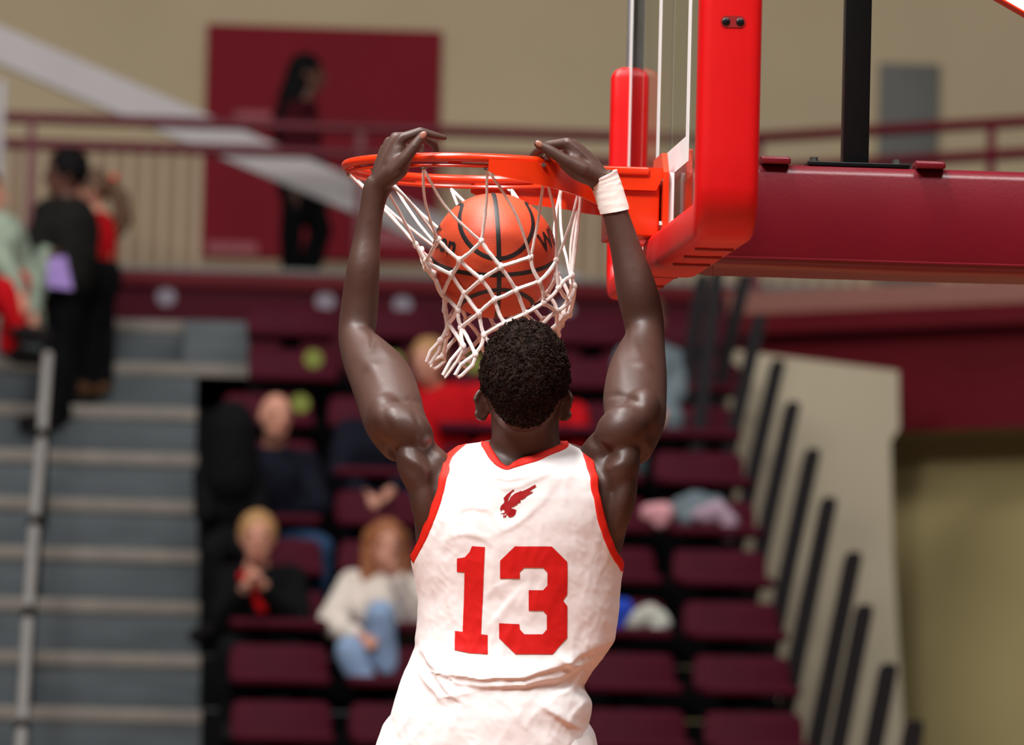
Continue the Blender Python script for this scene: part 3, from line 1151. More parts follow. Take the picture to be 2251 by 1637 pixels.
# --- player's right arm
limb([(1290, 404, 1346, 372, 10.742, .62), (1302, 418, 1360, 398, 10.745, .68), (1322, 469, 1380, 458, 10.75, .85), (1341, 552, 1412, 546, 10.755, .98),
      (1354, 642, 1446, 634, 10.755, 1.0), (1368, 700, 1459, 692, 10.765, 1.12), (1374, 742, 1462, 738, 10.755, 1.25),
      (1352, 776, 1464, 792, 10.715, 1.0), (1335, 812, 1466, 842, 10.64, .85), (1325, 868, 1466, 888, 10.57, .85), (1326, 920, 1462, 932, 10.51, .9), (1300, 975, 1432, 995, 10.47, 1.0)])
lump(1368, 945, 10.452, 64, 54, .050, -32)
lump(1410, 920, 10.49, 46, 70, .058, 8)
lump(1322, 985, 10.470, 60, 38, .036, -44)
lump(1366, 1030, 10.445, 38, 62, .045, 24)
lump(1366, 1100, 10.455, 32, 92, .05, 12)
lump(1326, 1040, 10.472, 34, 60, .045, -15)
lump(1402, 850, 10.605, 48, 62, .046, 16)


HOFF = 0.042      # the palms close on the ring from the near side


def fchain(pts):
    body.chain([(P(a, b, c + HOFF), r) for a, b, c, r in pts])


# --- left hand, hooked over the near edge of the ring
wl = (832, 404, 10.70, .0185)
for kn in ((884, 304, 10.690, .0115), (869, 303, 10.708, .0118), (856, 312, 10.728, .0112), (846, 326, 10.748, .0102)):
    fchain([wl, ((wl[0] + kn[0]) / 2 - 2, (wl[1] + kn[1]) / 2, (wl[2] + kn[2]) / 2, .0145), kn])
fchain([(884, 304, 10.690, .0110), (924, 289, 10.690, .0092), (956, 298, 10.700, .0082), (977, 303, 10.708, .0062)])
fchain([(869, 303, 10.708, .0112), (924, 298, 10.722, .0094), (953, 315, 10.742, .0082), (960, 332, 10.752, .0068)])
fchain([(856, 312, 10.728, .0108), (896, 303, 10.752, .0092), (925, 322, 10.766, .0082), (927, 342, 10.764, .0066)])
fchain([(846, 326, 10.748, .0098), (876, 314, 10.772, .0084), (900, 328, 10.784, .0074), (903, 346, 10.778, .006)])
fchain([(842, 398, 10.695, .019), (866, 378, 10.676, .0185), (888, 350, 10.664, .0130), (912, 320, 10.662, .0112), (930, 297, 10.664, .0090)])
fchain([(860, 392, 10.69, .015), (880, 372, 10.68, .016), (892, 352, 10.672, .012)])
fchain([(862, 360, 10.69, .016), (876, 330, 10.69, .014)])
# --- right hand
wr = (1318, 388, 10.70, .0185)
for kn in ((1247, 314, 10.690, .0115), (1259, 318, 10.708, .0118), (1273, 327, 10.728, .0112), (1288, 338, 10.748, .0102)):
    fchain([wr, ((wr[0] + kn[0]) / 2 + 1, (wr[1] + kn[1]) / 2 - 1, (wr[2] + kn[2]) / 2, .0145), kn])
fchain([(1247, 314, 10.690, .0108), (1203, 319, 10.706, .0090), (1179, 334, 10.738, .0080), (1167, 345, 10.760, .0064)])
fchain([(1259, 318, 10.708, .0112), (1214, 318, 10.725, .0092), (1188, 333, 10.758, .0080), (1184, 347, 10.772, .0066)])
fchain([(1273, 327, 10.728, .0108), (1234, 318, 10.752, .0090), (1208, 331, 10.774, .0080), (1203, 348, 10.782, .0066)])
fchain([(1288, 338, 10.748, .0098), (1256, 324, 10.772, .0082), (1232, 336, 10.786, .0072), (1228, 352, 10.780, .006)])
fchain([(1306, 388, 10.695, .019), (1280, 374, 10.678, .0175), (1244, 354, 10.668, .0128), (1210, 332, 10.664, .0108), (1183, 316, 10.664, .0090)])
fchain([(1268, 350, 10.69, .015), (1254, 328, 10.69, .0125)])
fchain([(1292, 392, 10.695, .0135), (1266, 380, 10.685, .0135), (1240, 360, 10.675, .011)])

# --- neck, skull, jaw, ears and face
HD = 10.43
hc = P(1153, 838, HD)
PXM = HD / FPX
limb([(1064, 1010, 1246, 1010, 10.475, .75), (1074, 985, 1236, 985, 10.47, .85), (1080, 955, 1229, 955, 10.465, .95), (1079, 925, 1230, 925, 10.46, 1.0), (1078, 885, 1232, 885, 10.45, 1.0)])
body.ell(hc, (R0 * 0.0735, FH_DIR * 0.095, Vector((0, 0, 0.097))), 28, 18)
jaw = hc + FH_DIR * 0.045 - Vector((0, 0, 0.075))
body.ell(jaw, (R0 * 0.060, FH_DIR * 0.062, Vector((0, 0, 0.065))))
body.ell(hc + FH_DIR * 0.082 - Vector((0, 0, 0.118)), (R0 * 0.026, FH_DIR * 0.022, Vector((0, 0, 0.02))))   # chin
body.capsule(hc + FH_DIR * 0.096 - Vector((0, 0, 0.02)), .008, hc + FH_DIR * 0.112 - Vector((0, 0, 0.055)), .014)   # nose
for s in (-1, 1):
    body.ell(hc + FH_DIR * 0.104 - Vector((0, 0, 0.057)) + R0 * (s * .012), (R0 * 0.009, FH_DIR * 0.010, Vector((0, 0, 0.008))))
    body.capsule(hc + FH_DIR * 0.088 + R0 * (s * .014), .010, hc + FH_DIR * 0.076 + R0 * (s * .048), .010)     # brow
    body.ell(hc + FH_DIR * 0.066 - Vector((0, 0, 0.045)) + R0 * (s * .042), (R0 * 0.022, FH_DIR * 0.02, Vector((0, 0, 0.02))))  # cheek
for dz in (-0.078, -0.089):
    body.ell(hc + FH_DIR * 0.100 + Vector((0, 0, dz)), (R0 * 0.025, FH_DIR * 0.012, Vector((0, 0, 0.0075))))   # lips
for s, ex in ((-1, 1058), (1, 1243)):
    e = P(ex, 890, HD + 0.005)
    out = R0 * s
    tilt = (FH_DIR * 0.55 - out * 0.8).normalized()
    for a0 in range(0, 300, 20):       # ear rim
        a, b = math.radians(a0 + 20), math.radians(a0 + 40)
        f_ = lambda t: e + tilt * (0.016 * math.cos(t)) * -1 + Vector((0, 0, 0.0265 * math.sin(t) - 0.0 + 0.0))
        body.capsule(f_(a), .0046, f_(b), .0046, 8)
    body.ell(e, (tilt * 0.015, Vector((0, 0, 0.025)), out * 0.0055))
    body.ell(e - Vector((0, 0, .022)) + tilt * 0.004, (tilt * 0.009, Vector((0, 0, 0.010)), out * 0.006))

# --- hips and legs, hanging below the frame
hipz = P(1070, 1700, TD)
for s in (-1, 1):
    h = hipz + R0 * (s * 0.085) - Vector((0, 0, .02))
    k = h + R0 * (s * 0.05 - .02) + FH_DIR * 0.12 - Vector((0, 0, 0.44))
    a = k - FH_DIR * 0.10 - Vector((0, 0, 0.43))
    body.chain([(h, .095), (h.lerp(k, .5), .082), (k, .058), (k.lerp(a, .3), .060), (a, .036)])
    body.chain([(a, .036), (a + FH_DIR * 0.12 - Vector((0, 0, .09)), .03)])
    if s < 0:
        legs = []
    legs.append((h, k, a))
player = body.build('person', M_SKIN, voxel=0.0030, iters=3)
zh, zw = P(1100, 395, 10.7).z, P(1100, 470, 10.7).z
hcn = np.array(hc)


def body_w(co):
    w_ = np.clip((zh - co[:, 2]) / (zh - zw), 0.10, 1.0)
    dist = np.linalg.norm(co - hcn, axis=1)
    w_[(dist < 0.145) & (co[:, 2] > hcn[2] - .11)] = 0.10
    return w_


relax(player, body_w, 26)

# tendons, muscle borders and skin creases: photo polyline, width px, height mm (grooves negative)
Z4 = lambda pts: [(x / 2.774 + 720, y / 2.774 + 660) for x, y in pts]
ZL = lambda pts: [(x / 8.183 + 780, y / 8.183 + 250) for x, y in pts]
ZR = lambda pts: [(x / 7.441 + 1130, y / 7.441 + 270) for x, y in pts]
CREASE = [
    (Z4([(345, 650), (420, 618), (500, 604), (560, 622), (590, 650)]), 7, -4.0),
    (Z4([(330, 660), (345, 720), (380, 790), (420, 850)]), 9, -2.5),
    (Z4([(390, 660), (430, 740), (450, 820)]), 10, 2.5),
    (Z4([(520, 650), (545, 720), (570, 790), (560, 860)]), 7, -3.0),
    (Z4([(600, 700), (640, 770), (650, 850), (610, 900)]), 8, -3.2),
    (Z4([(690, 760), (720, 820), (760, 860)]), 7, -2.2),
    (Z4([(470, 950), (540, 990), (610, 1045)]), 7, 3.4),
    (Z4([(440, 990), (520, 1050), (600, 1120)]), 11, -3.0),
    (Z4([(640, 930), (700, 960), (740, 1000)]), 10, 3.0),
    (Z4([(520, 1150), (560, 1300), (580, 1430)]), 12, 2.5),
    (Z4([(268, 170), (280, 240), (266, 300)]), 7, -5.0),
    (Z4([(300, 230), (340, 300), (430, 370)]), 10, 2.0),
    (Z4([(190, 340), (280, 420), (330, 520)]), 14, 2.5),
    (Z4([(1690, 590), (1760, 575), (1830, 588), (1910, 625)]), 7, -4.0),
    (Z4([(1740, 690), (1800, 650), (1850, 660)]), 12, 2.5),
    (Z4([(1560, 830), (1620, 800), (1660, 830)]), 8, 2.2),
    (Z4([(1620, 860), (1690, 900), (1760, 960)]), 9, -4.0),
    (Z4([(1680, 1035), (1740, 1015), (1800, 990)]), 8, 2.8),
    (Z4([(1930, 900), (1945, 960)]), 9, -2.5),
    (Z4([(1850, 700), (1900, 780), (1930, 880)]), 12, -2.0),
    (Z4([(1640, 1060), (1700, 1150), (1720, 1250)]), 14, 2.5),
    (Z4([(1810, 120), (1825, 200), (1812, 250)]), 7, -4.0),
    (Z4([(1850, 150), (1860, 260), (1900, 330)]), 9, 2.2),
    (Z4([(1770, 330), (1800, 420), (1790, 520)]), 14, 2.2),
    (ZL([(330, 1050), (430, 820), (560, 560), (640, 400)]), 3.2, 1.5),
    (ZL([(480, 1000), (590, 760), (760, 460), (860, 370)]), 3.5, 1.8),
    (ZL([(400, 980), (510, 760), (640, 560)]), 3.0, -1.6),
    (ZL([(860, 560), (870, 640), (830, 700)]), 3.0, -2.2),
    (ZL([(600, 1180), (760, 1040), (900, 960)]), 4.0, -1.5),
    (ZR([(860, 300), (1050, 420), (1250, 620), (1450, 720)]), 3.2, 1.7),
    (ZR([(980, 280), (1200, 450), (1450, 640)]), 3.0, 1.4),
    (ZR([(780, 440), (900, 440), (980, 500)]), 3.4, -2.2),
    (ZR([(1060, 480), (1160, 600), (1260, 720)]), 3.6, -1.5),
    (ZR([(1230, 760), (1210, 860), (1220, 950)]), 4.0, -2.0),
]
CR = np.array([(a[0], a[1], b[0], b[1], w_, h_, k / (len(p) - 1), (k + 1) / (len(p) - 1)) for p, w_, h_ in CREASE for k, (a, b) in enumerate(zip(p[:-1], p[1:]))])
CID = [i for i, (p, _, _) in enumerate(CREASE) for _ in p[1:]]
nv = len(player.data.vertices)
co = np.empty(nv * 3)
no = np.empty(nv * 3)
player.data.vertices.foreach_get('co', co)
player.data.vertices.foreach_get('normal', no)
co, no = co.reshape(-1, 3), no.reshape(-1, 3)
v_ = co - np.array(CAM)
dz_ = v_ @ np.array(FWD)
ux = FW / 2 + FPX * (v_ @ np.array(RGT)) / dz_
uy = FH / 2 - FPX * (v_ @ np.array(UPV)) / dz_
facing = np.clip(-(no @ np.array(FWD)) * 2.5 - .1, 0, 1)
tot = np.zeros(nv)
for i in range(len(CREASE)):
    best = np.zeros(nv)
    for k in [q for q in range(len(CID)) if CID[q] == i]:
        ax_, ay_, bx_, by_, w_, h_, t0, t1 = CR[k]
        dx, dy = bx_ - ax_, by_ - ay_
        t = np.clip(((ux - ax_) * dx + (uy - ay_) * dy) / (dx * dx + dy * dy), 0, 1)
        d = np.hypot(ux - ax_ - t * dx, uy - ay_ - t * dy)
        q = np.sin(np.pi * np.clip(t0 + (t1 - t0) * t, .08, .92)) ** .6
        g = h_ * q * np.exp(-(d / w_) ** 2)
        best = np.where(np.abs(g) > np.abs(best), g, best)
    tot += best
co += no * (tot * facing * .0008)[:, None]
player.data.vertices.foreach_set('co', co.ravel())
player.data.update()
relax(player, lambda c: np.full(len(c), .5), 3)
tag(player, 'basketball player from behind in white number 13 jersey hanging from the rim by both hands', 'person')
# muscle and tendon relief comes from the mesh; nails are parts
for (px, py, d, ang, w_, h_) in ((930, 297, 10.6562 + HOFF, 36, 6.8, 9.6), (1185, 316.5, 10.6562 + HOFF, -56, 6.4, 9.4)):
    a = math.radians(ang)
    u = RGT * math.cos(a) - UPV * math.sin(a)
    v = RGT * math.sin(a) + UPV * math.cos(a)
    s = d / FPX
    S().ell(P(px, py, d), (u * w_ * s, v * h_ * s, FH_DIR * .0026), 16, 10).build('thumbnail', M_NAIL, player)
for s in (-1, 1):
    S().ell(hc + FH_DIR * 0.078 - Vector((0, 0, .017)) + R0 * (s * .031), (R0 * .0125, FH_DIR * .0125, Vector((0, 0, .0095)))).build('eye', mat('eye_white', (225, 220, 215), .2), player)

# --- hair: rounded cap plus thousands of short curls
hair = S()
rnd = random.Random(3)
me_p = player.data
npv = len(me_p.vertices)
pco = np.empty(npv * 3)
me_p.vertices.foreach_get('co', pco)
pco = pco.reshape(-1, 3)
pno = np.empty(npv * 3)
me_p.vertices.foreach_get('normal', pno)
pno = pno.reshape(-1, 3)
rel = pco - hcn
lat = rel @ np.array(R0)
fro = rel @ np.array(FH_DIR)
zz = rel[:, 2]
al_ = np.abs(lat)
line = np.interp(al_, [0, .03, .05, .062, .075, .1], [-.089, -.082, -.060, -.036, -.022, -.02])
line = np.where(fro > 0.0, np.maximum(line, np.interp(fro, [0, .03, .06, .1], [-.035, .0, .02, .05])), line)
inhair = (zz > line) & (zz < .14) & (al_ < .0805) & (np.abs(fro) < .13)
depth_in = zz - line


def thick(i):
    z_, d_ = zz[i], depth_in[i]
    t = np.interp(z_, [-.09, -.05, -.01, .04, .085, .11], [.001, .0035, .0065, .009, .0125, .015])
    t *= min(1, .25 + d_ / .035)
    v = Vector(rel[i])
    return t * (1 + .22 * nz(v, 38) + .22 * nz(v, 75) + .16 * nz(v, 150))


fc = np.empty(len(me_p.polygons) * 4, dtype=np.int64)
try:
    me_p.polygons.foreach_get('vertices', fc)
    fc = fc.reshape(-1, 4)
except Exception:
    fc = np.array([list(q.vertices)[:4] if len(q.vertices) >= 4 else list(q.vertices) + [q.vertices[-1]] for q in me_p.polygons])
keep = fc[inhair[fc].all(1)]
ids = np.unique(keep)
ix = {int(q): k for k, q in enumerate(ids)}
hair.add([Vector(pco[q]) + Vector(pno[q]) * thick(q) for q in ids], [tuple(ix[int(c)] for c in f) for f in keep])
ids = [int(q) for q in ids]
for made in range(5200):
    q = rnd.choice(ids)
    u = Vector(pno[q])
    t_ = thick(q)
    if u.dot(FH_DIR) > .5 and rnd.random() < .6:
        continue
    b = Vector(pco[q]) + u * (t_ * .75) + Vector((rnd.uniform(-1, 1), rnd.uniform(-1, 1), rnd.uniform(-1, 1))) * .001
    L = rnd.uniform(0.25, 0.75) * t_ + .0012
    t1 = u.orthogonal().normalized()
    t2 = u.cross(t1)
    ph, tr, cr = rnd.uniform(0, 6.28), rnd.uniform(.8, 1.4), rnd.uniform(.0016, .0036) * min(1, t_ / .006)
    lean = t1 * rnd.uniform(-.6, .6) + t2 * rnd.uniform(-.6, .6)
    pts = []
    for k in range(8):
        s = k / 7
        pts.append(b + (u + lean * s) * (L * s) + (t1 * math.cos(ph + tr * 6.28 * s) + t2 * math.sin(ph + tr * 6.28 * s)) * cr)
    hair.tube(pts, [.0009, .0011, .0011, .0011, .0011, .001, .0008, .0005], 3, cap=False)
hair.build('hair', M_HAIR, player)

# --- jersey: one sheet in torso coordinates, cut to neck, straps and armholes
NECK_IN = [(1076, 972), (1083, 990), (1093, 1006), (1103, 1020), (1116, 1028), (1128, 1020), (1145, 1011), (1176, 1001), (1205, 990), (1230, 970)]
NECK_OUT = [(1058, 970), (1064, 992), (1076, 1013), (1092, 1029), (1113, 1038), (1133, 1033), (1155, 1027), (1184, 1018), (1216, 1002), (1246, 968)]
ARM_L_OUT = [(1020, 969), (998, 986), (978, 1021), (966, 1067), (950, 1118), (932, 1168), (917, 1204), (909, 1222)]
ARM_L_IN = [(1029, 974), (1011, 996), (995, 1034), (983, 1076), (966, 1135), (946, 1185), (930, 1216), (919, 1240)]
ARM_R_OUT = [(1296, 1000), (1301, 1014), (1306, 1038), (1314, 1088), (1325, 1135), (1340, 1185), (1354, 1218), (1365, 1240)]
ARM_R_IN = [(1272, 990), (1278, 1008), (1285, 1034), (1293, 1076), (1304, 1130), (1323, 1193), (1340, 1230), (1357, 1259)]


def dense(pts, n=8):
    return [tuple(q) for q in spline(pts, n)]


def thy(pts):
    return [tinv(*q) for q in pts]


def wrap(pts):
    """the same curve on the chest"""
    return [((math.pi - t) if t >= 0 else (-math.pi - t), y + 12 * max(0, min(1, (y - 975) / 40))) for t, y in pts]


FOLDS = [   # photo polyline, width px, height mm
    ([(1062, 1034), (1090, 1052), (1118, 1060), (1150, 1054), (1190, 1034)], 7, 5.0),
    ([(1070, 1062), (1110, 1078), (1150, 1074), (1205, 1042), (1232, 1008)], 9, 4.5),
    ([(1004, 1128), (1040, 1118), (1075, 1124), (1100, 1160)], 9, 3.0),
    ([(1080, 1185), (1130, 1160), (1190, 1110), (1225, 1050)], 11, 4.0),
    ([(985, 1190), (1015, 1176), (1060, 1185), (1090, 1205)], 9, 3.5),
    ([(1250, 1000), (1245, 1050), (1236, 1110)], 8, 3.0),
    ([(960, 1215), (958, 1290), (972, 1370)], 9, 2.6),
    ([(1000, 1245), (990, 1310), (1004, 1390)], 8, 2.4),
    ([(1150, 1290), (1112, 1336), (1068, 1384)], 9, 4.0),
    ([(1148, 1262), (1092, 1290), (1065, 1322)], 8, 2.2),
    ([(1320, 1210), (1290, 1270), (1275, 1340)], 14, 3.0),
    ([(1085, 1200), (1083, 1260), (1078, 1330)], 8, 2.5),
    ([(924, 1405), (950, 1450), (985, 1482), (1060, 1490), (1150, 1486), (1240, 1456), (1340, 1405)], 11, 17.0),
    ([(982, 1500), (1060, 1508), (1150, 1506), (1220, 1488), (1300, 1450)], 9, 12.0),
    ([(930, 1470), (952, 1510), (978, 1540)], 8, 9.0),
    ([(945, 1440), (975, 1500), (1000, 1530), (1040, 1522)], 8, 9.0),
    ([(1215, 1440), (1240, 1462), (1275, 1470)], 8, 9.0),
    ([(1180, 1536), (1200, 1560), (1240, 1588), (1275, 1600)], 9, 8.0),
    ([(1270, 1470), (1255, 1505), (1215, 1530)], 8, 9.0),
    ([(1287, 1530), (1262, 1556), (1235, 1600)], 8, 4.0),
    ([(905, 1560), (980, 1535), (1060, 1525)], 12, 3.0),
    ([(1090, 1520), (1130, 1570), (1190, 1637)], 14, 2.5),
]
FSEG = []
for poly, wpx, hmm in FOLDS:
    for a, b in zip(poly[:-1], poly[1:]):
        FSEG.append((a, b, wpx, hmm))
FARR = np.array([(a[0], a[1], b[0], b[1], w_, h_) for a, b, w_, h_ in FSEG])
FID = np.array([i for i, (poly, _, _) in enumerate(FOLDS) for _ in poly[1:]])


FT = np.array([(k / (len(p) - 1), (k + 1) / (len(p) - 1)) for p, _, _ in FOLDS for k in range(len(p) - 1)])


def relief(x, y):
    x, y = x + 5 * nz((x * .02, y * .02, 11)), y + 5 * nz((x * .02, y * .02, 17))
    ax_, ay_, bx_, by_, w_, h_ = FARR.T
    dx, dy = bx_ - ax_, by_ - ay_
    t = np.clip(((x - ax_) * dx + (y - ay_) * dy) / (dx * dx + dy * dy), 0, 1)
    ex, ey = x - ax_ - t * dx, y - ay_ - t * dy
    d = np.hypot(ex, ey)
    side = (dx * ey - dy * ex) > 0          # lower side of a fold falls away steeply, the upper side is drawn out
    ww = np.where(side, w_ * .75, w_ * 2.1)
    q = np.sin(np.pi * np.clip(FT[:, 0] + (FT[:, 1] - FT[:, 0]) * t, .03, .97)) ** .7
    g = .62 * h_ * q / (1 + (d / ww) ** 2) ** 1.6
    tot = 0.0
    for i in range(len(FOLDS)):
        tot += g[FID == i].max()
    n1 = nz((x * .028 + y * .012, y * .010 - x * .008, 7))
    n2 = nz((x * .012, y * .02, 23))
    big = 2.4 * nz((x * .011, y * .008, 3)) + 1.8 * (1 - abs(n1) * 2) * .6 + 1.4 * n2 + 0.5 * (1 - 2 * abs(nz((x * .05 - y * .02, y * .03, 31)))) + 0.25 * nz((x * .12, y * .08, 1))
    return (tot + big) * 0.001


def jpos(t, y, extra=0.0):
    L, R, b = tor(y)
    x = (L + R) / 2 + (R - L) / 2 * math.sin(t)
    k = math.cos(t)
    g = 0.0045
    top = max(0.0, min(1.0, (y - 962) / 26))
    if k > -0.2:
        g += relief(x, y + yshift(x, y)) * top
    else:
        g += 0.004 * nz((x * .02, y * .015, 9)) * top
    p = tpos(t, y, g + extra)
    # the cloth bridges the spine furrow
    c = (L + R) / 2
    if k > 0:
        p -= FH_DIR * 0.010 * math.exp(-((x - c) / 26.0) ** 2)
    return p


def outline():
    pts = []
    mixp = lambda a, b, t: [(p[0] * (1 - t) + q[0] * t, p[1] * (1 - t) + q[1] * t) for p, q in zip(a, b)]
    nk = thy(dense(mixp(NECK_IN, NECK_OUT, .35)))
    al = thy(dense(mixp(ARM_L_OUT, ARM_L_IN, .35)))
    ar = thy(dense(mixp(ARM_R_OUT, ARM_R_IN, .35)))
    fl_, frr, fn = wrap(al), wrap(ar), wrap(nk)
    hem = 1752
    # start at bottom, front middle left (th = -pi), go round
    pts.append((-math.pi, hem))
    left_front_neck = [q for q in fn if q[0] < 0]
    pts.append((-math.pi, 1075))
    lf = sorted(left_front_neck, key=lambda q: q[0])
    pts += [(t, y + (45 * max(0, min(1, (-t - 2.0) / 1.1)))) for t, y in lf]
    pts += fl_                     # front armhole from shoulder down to the side
    pts += list(reversed(al))      # back armhole up
    pts += nk
    pts += ar
    pts += list(reversed(frr))
    rf = sorted([q for q in fn if q[0] >= 0], key=lambda q: q[0])
    pts += [(t, y + (45 * max(0, min(1, (t - 2.0) / 1.1)))) for t, y in rf]
    pts.append((math.pi, 1075))
    pts.append((math.pi, hem))
    return pts


POLY = np.array(outline())


def inside(pts):
    x, y = pts[:, 0], pts[:, 1]
    r = np.zeros(len(pts), bool)
    px_, py_ = POLY[:, 0], POLY[:, 1]
    j = len(POLY) - 1
    for i in range(len(POLY)):
        c = ((py_[i] > y) != (py_[j] > y))
        with np.errstate(divide='ignore', invalid='ignore'):
            c &= x < (px_[j] - px_[i]) * (y - py_[i]) / (py_[j] - py_[i] + 1e-12) + px_[i]
        r ^= c
        j = i
    return r


NT = 320
ys = np.concatenate([np.arange(958.5, 1000, 2.0), np.arange(1000, 1752, 3.2)])
ths = np.linspace(-math.pi, math.pi, NT + 1)
TT, YY = np.meshgrid(ths, ys)
cells = np.stack([(TT[:-1, :-1] + TT[1:, 1:]) / 2, (YY[:-1, :-1] + YY[1:, 1:]) / 2], -1).reshape(-1, 2)
ok = inside(cells).reshape(len(ys) - 1, NT)
used = {}
vs, fs = [], []
cnt = np.zeros((len(ys), NT + 1), int)
for i, k in zip(*np.nonzero(ok)):
    for a, b in ((i, k), (i, k + 1), (i + 1, k + 1), (i + 1, k)):
        cnt[a, b] += 1
SEG_A, SEG_B = POLY, np.roll(POLY, -1, 0)
SCL = np.array([140.0, 1.0])


def snap(t, y):
    p = np.array([t, y]) * SCL
    a, b = SEG_A * SCL, SEG_B * SCL
    d = b - a
    u = np.clip(((p - a) * d).sum(1) / ((d * d).sum(1) + 1e-9), 0, 1)
    c = a + d * u[:, None]
    dist = np.hypot(*(c - p).T)
    i = dist.argmin()
    if dist[i] < 5.0:
        return c[i] / SCL
    return (t, y)


def vid(i, k):
    k_ = k % NT if (k == NT and True) else k
    key = (i, k_)
    if key not in used:
        t, y = ths[k], ys[i]
        full = cnt[i, k] == 4 or (k in (0, NT) and cnt[i, 0] + cnt[i, NT] == 4)
        if not full:
            if i < len(ys) - 1 and not (k in (0, NT)):
                t, y = snap(t, y)
        used[key] = len(vs)
        vs.append(jpos(t, max(958.2, y)))
    return used[key]


for i, k in zip(*np.nonzero(ok)):
    q = (vid(i, k), vid(i, k + 1), vid(i + 1, k + 1), vid(i + 1, k))
    if len(set(q)) == 4:
        fs.append(q)
js = S()
js.add(vs, fs)
jersey = js.build('jersey', M_JERSEY, player)
so_ = jersey.modifiers.new('thickness', 'SOLIDIFY')
so_.thickness, so_.offset = 0.0012, -1
tag(jersey, 'white sleeveless jersey with red trim and red number 13')


def strip(outer, inner, name, n=8, across=4, lift=0.0016):
    o, i_ = spline(outer, n), spline(inner, n)
    grid = []
    for a, b in zip(o, i_):
        grid.append([tuple(np.array(a) * (1 - c / across) + np.array(b) * (c / across)) for c in range(across + 1)])
    v_, f_ = [], []
    w1 = across + 1
    for r_ in grid:
        for c, (t, y) in enumerate(r_):
            edge = -0.0012 if c in (0, across) else lift
            v_.append(jpos(t, max(958.2, y), edge))
    for a in range(len(grid) - 1):
        for c in range(across):
            f_.append((a * w1 + c, a * w1 + c + 1, (a + 1) * w1 + c + 1, (a + 1) * w1 + c))
    ob = S().add(v_, f_).build(name, M_TRIM, sharp=80)
    sub(ob, jersey)
    s_ = ob.modifiers.new('thickness', 'SOLIDIFY')
    s_.thickness, s_.offset = 0.0012, -1
    return ob


for o_, i_ in ((ARM_L_OUT, ARM_L_IN), (ARM_R_OUT, ARM_R_IN)):
    to, ti = thy(o_), thy(i_)
    strip(to, ti, 'armhole_trim', across=6)
    strip(wrap(to), wrap(ti), 'armhole_trim', across=6)
strip(thy(NECK_IN), thy(NECK_OUT), 'neck_trim', across=6)


def flat_print(polys, name, material, step, lift):
    """outline cut by a grid, laid on the cloth"""
    s_ = S()
    for poly in polys:
        bm = bmesh.new()
        vv = [bm.verts.new((x, y, 0)) for x, y in poly]
        ed = [bm.edges.new((vv[i], vv[(i + 1) % len(vv)])) for i in range(len(vv))]
        bmesh.ops.triangle_fill(bm, use_beauty=True, edges=ed)
        for axis in (0, 1):
            lo, hi = min(q[axis] for q in poly), max(q[axis] for q in poly)
            c = lo + step
            while c < hi:
                bmesh.ops.bisect_plane(bm, geom=list(bm.verts) + list(bm.edges) + list(bm.faces), plane_co=(c, 0, 0) if axis == 0 else (0, c, 0), plane_no=(1, 0, 0) if axis == 0 else (0, 1, 0))
                c += step
        for v in bm.verts:
            t, y = tinv(v.co.x, v.co.y)
            v.co = jpos(t, y, lift)
        s_.bm(bm)
    ob = s_.build(name, material, sharp=80)
    sub(ob, jersey)
    return ob


Z5 = lambda pts: [(x / 2.3828 + 840, y / 2.3828 + 950) for x, y in pts]
one = Z5([(478, 604), (543, 609), (535, 800), (524, 1060), (557, 1064), (557, 1163), (470, 1158), (392, 1142), (392, 1042), (430, 1047), (440, 740), (401, 737), (401, 668), (440, 662), (465, 635)])
three = Z5([(695, 606), (882, 606), (960, 685), (960, 855), (940, 885), (962, 915), (960, 1078), (882, 1163), (697, 1163), (615, 1080), (615, 1003), (718, 1008), (720, 1035), (742, 1060), (835, 1060), (857, 1035), (857, 960), (838, 938), (765, 938), (765, 832), (838, 832), (860, 808), (860, 740), (838, 716), (742, 716), (720, 738), (720, 772), (620, 772), (620, 680)])
flat_print([one], 'printed_digit', M_DIGIT, 4.0, 0.0010)
flat_print([three], 'printed_digit', M_DIGIT, 4.0, 0.0010)
Z6 = lambda pts: [(x / 12.594 + 1060, y / 12.594 + 1040) for x, y in pts]
bird = Z6([(505, 1040), (520, 980), (555, 930), (610, 880), (620, 850), (615, 800), (598, 750), (640, 700), (690, 640), (760, 590), (810, 550), (870, 510), (890, 535), (865, 560), (820, 590), (790, 650), (770, 700), (745, 720), (735, 770), (705, 860), (715, 862), (760, 780), (790, 720), (830, 680), (900, 620), (1000, 580), (1075, 548), (1095, 560), (1200, 515), (1320, 450), (1455, 372), (1465, 400), (1485, 425), (1455, 455), (1380, 495), (1300, 570), (1330, 578), (1395, 560), (1375, 605), (1310, 640), (1230, 690), (1170, 750), (1100, 785), (1040, 800), (1065, 840), (1050, 865), (980, 890), (965, 930), (900, 950), (885, 975), (830, 990), (785, 1025), (860, 1040), (955, 1075), (935, 1095), (930, 1150), (900, 1210), (850, 1255), (780, 1275), (745, 1270), (720, 1230), (705, 1195), (680, 1215), (655, 1225), (670, 1190), (680, 1150), (640, 1175), (600, 1195), (545, 1172), (525, 1205), (518, 1185), (535, 1162), (575, 1160), (625, 1145), (630, 1100), (610, 1070), (580, 1055), (550, 1070), (540, 1105), (515, 1080)])
claw = Z6([(580, 1225), (650, 1215), (690, 1200), (665, 1240), (655, 1300), (640, 1260), (610, 1265), (600, 1310), (590, 1260)])
flat_print([bird, claw], 'printed_emblem', M_EMBLEM, 4.0, 0.0010)

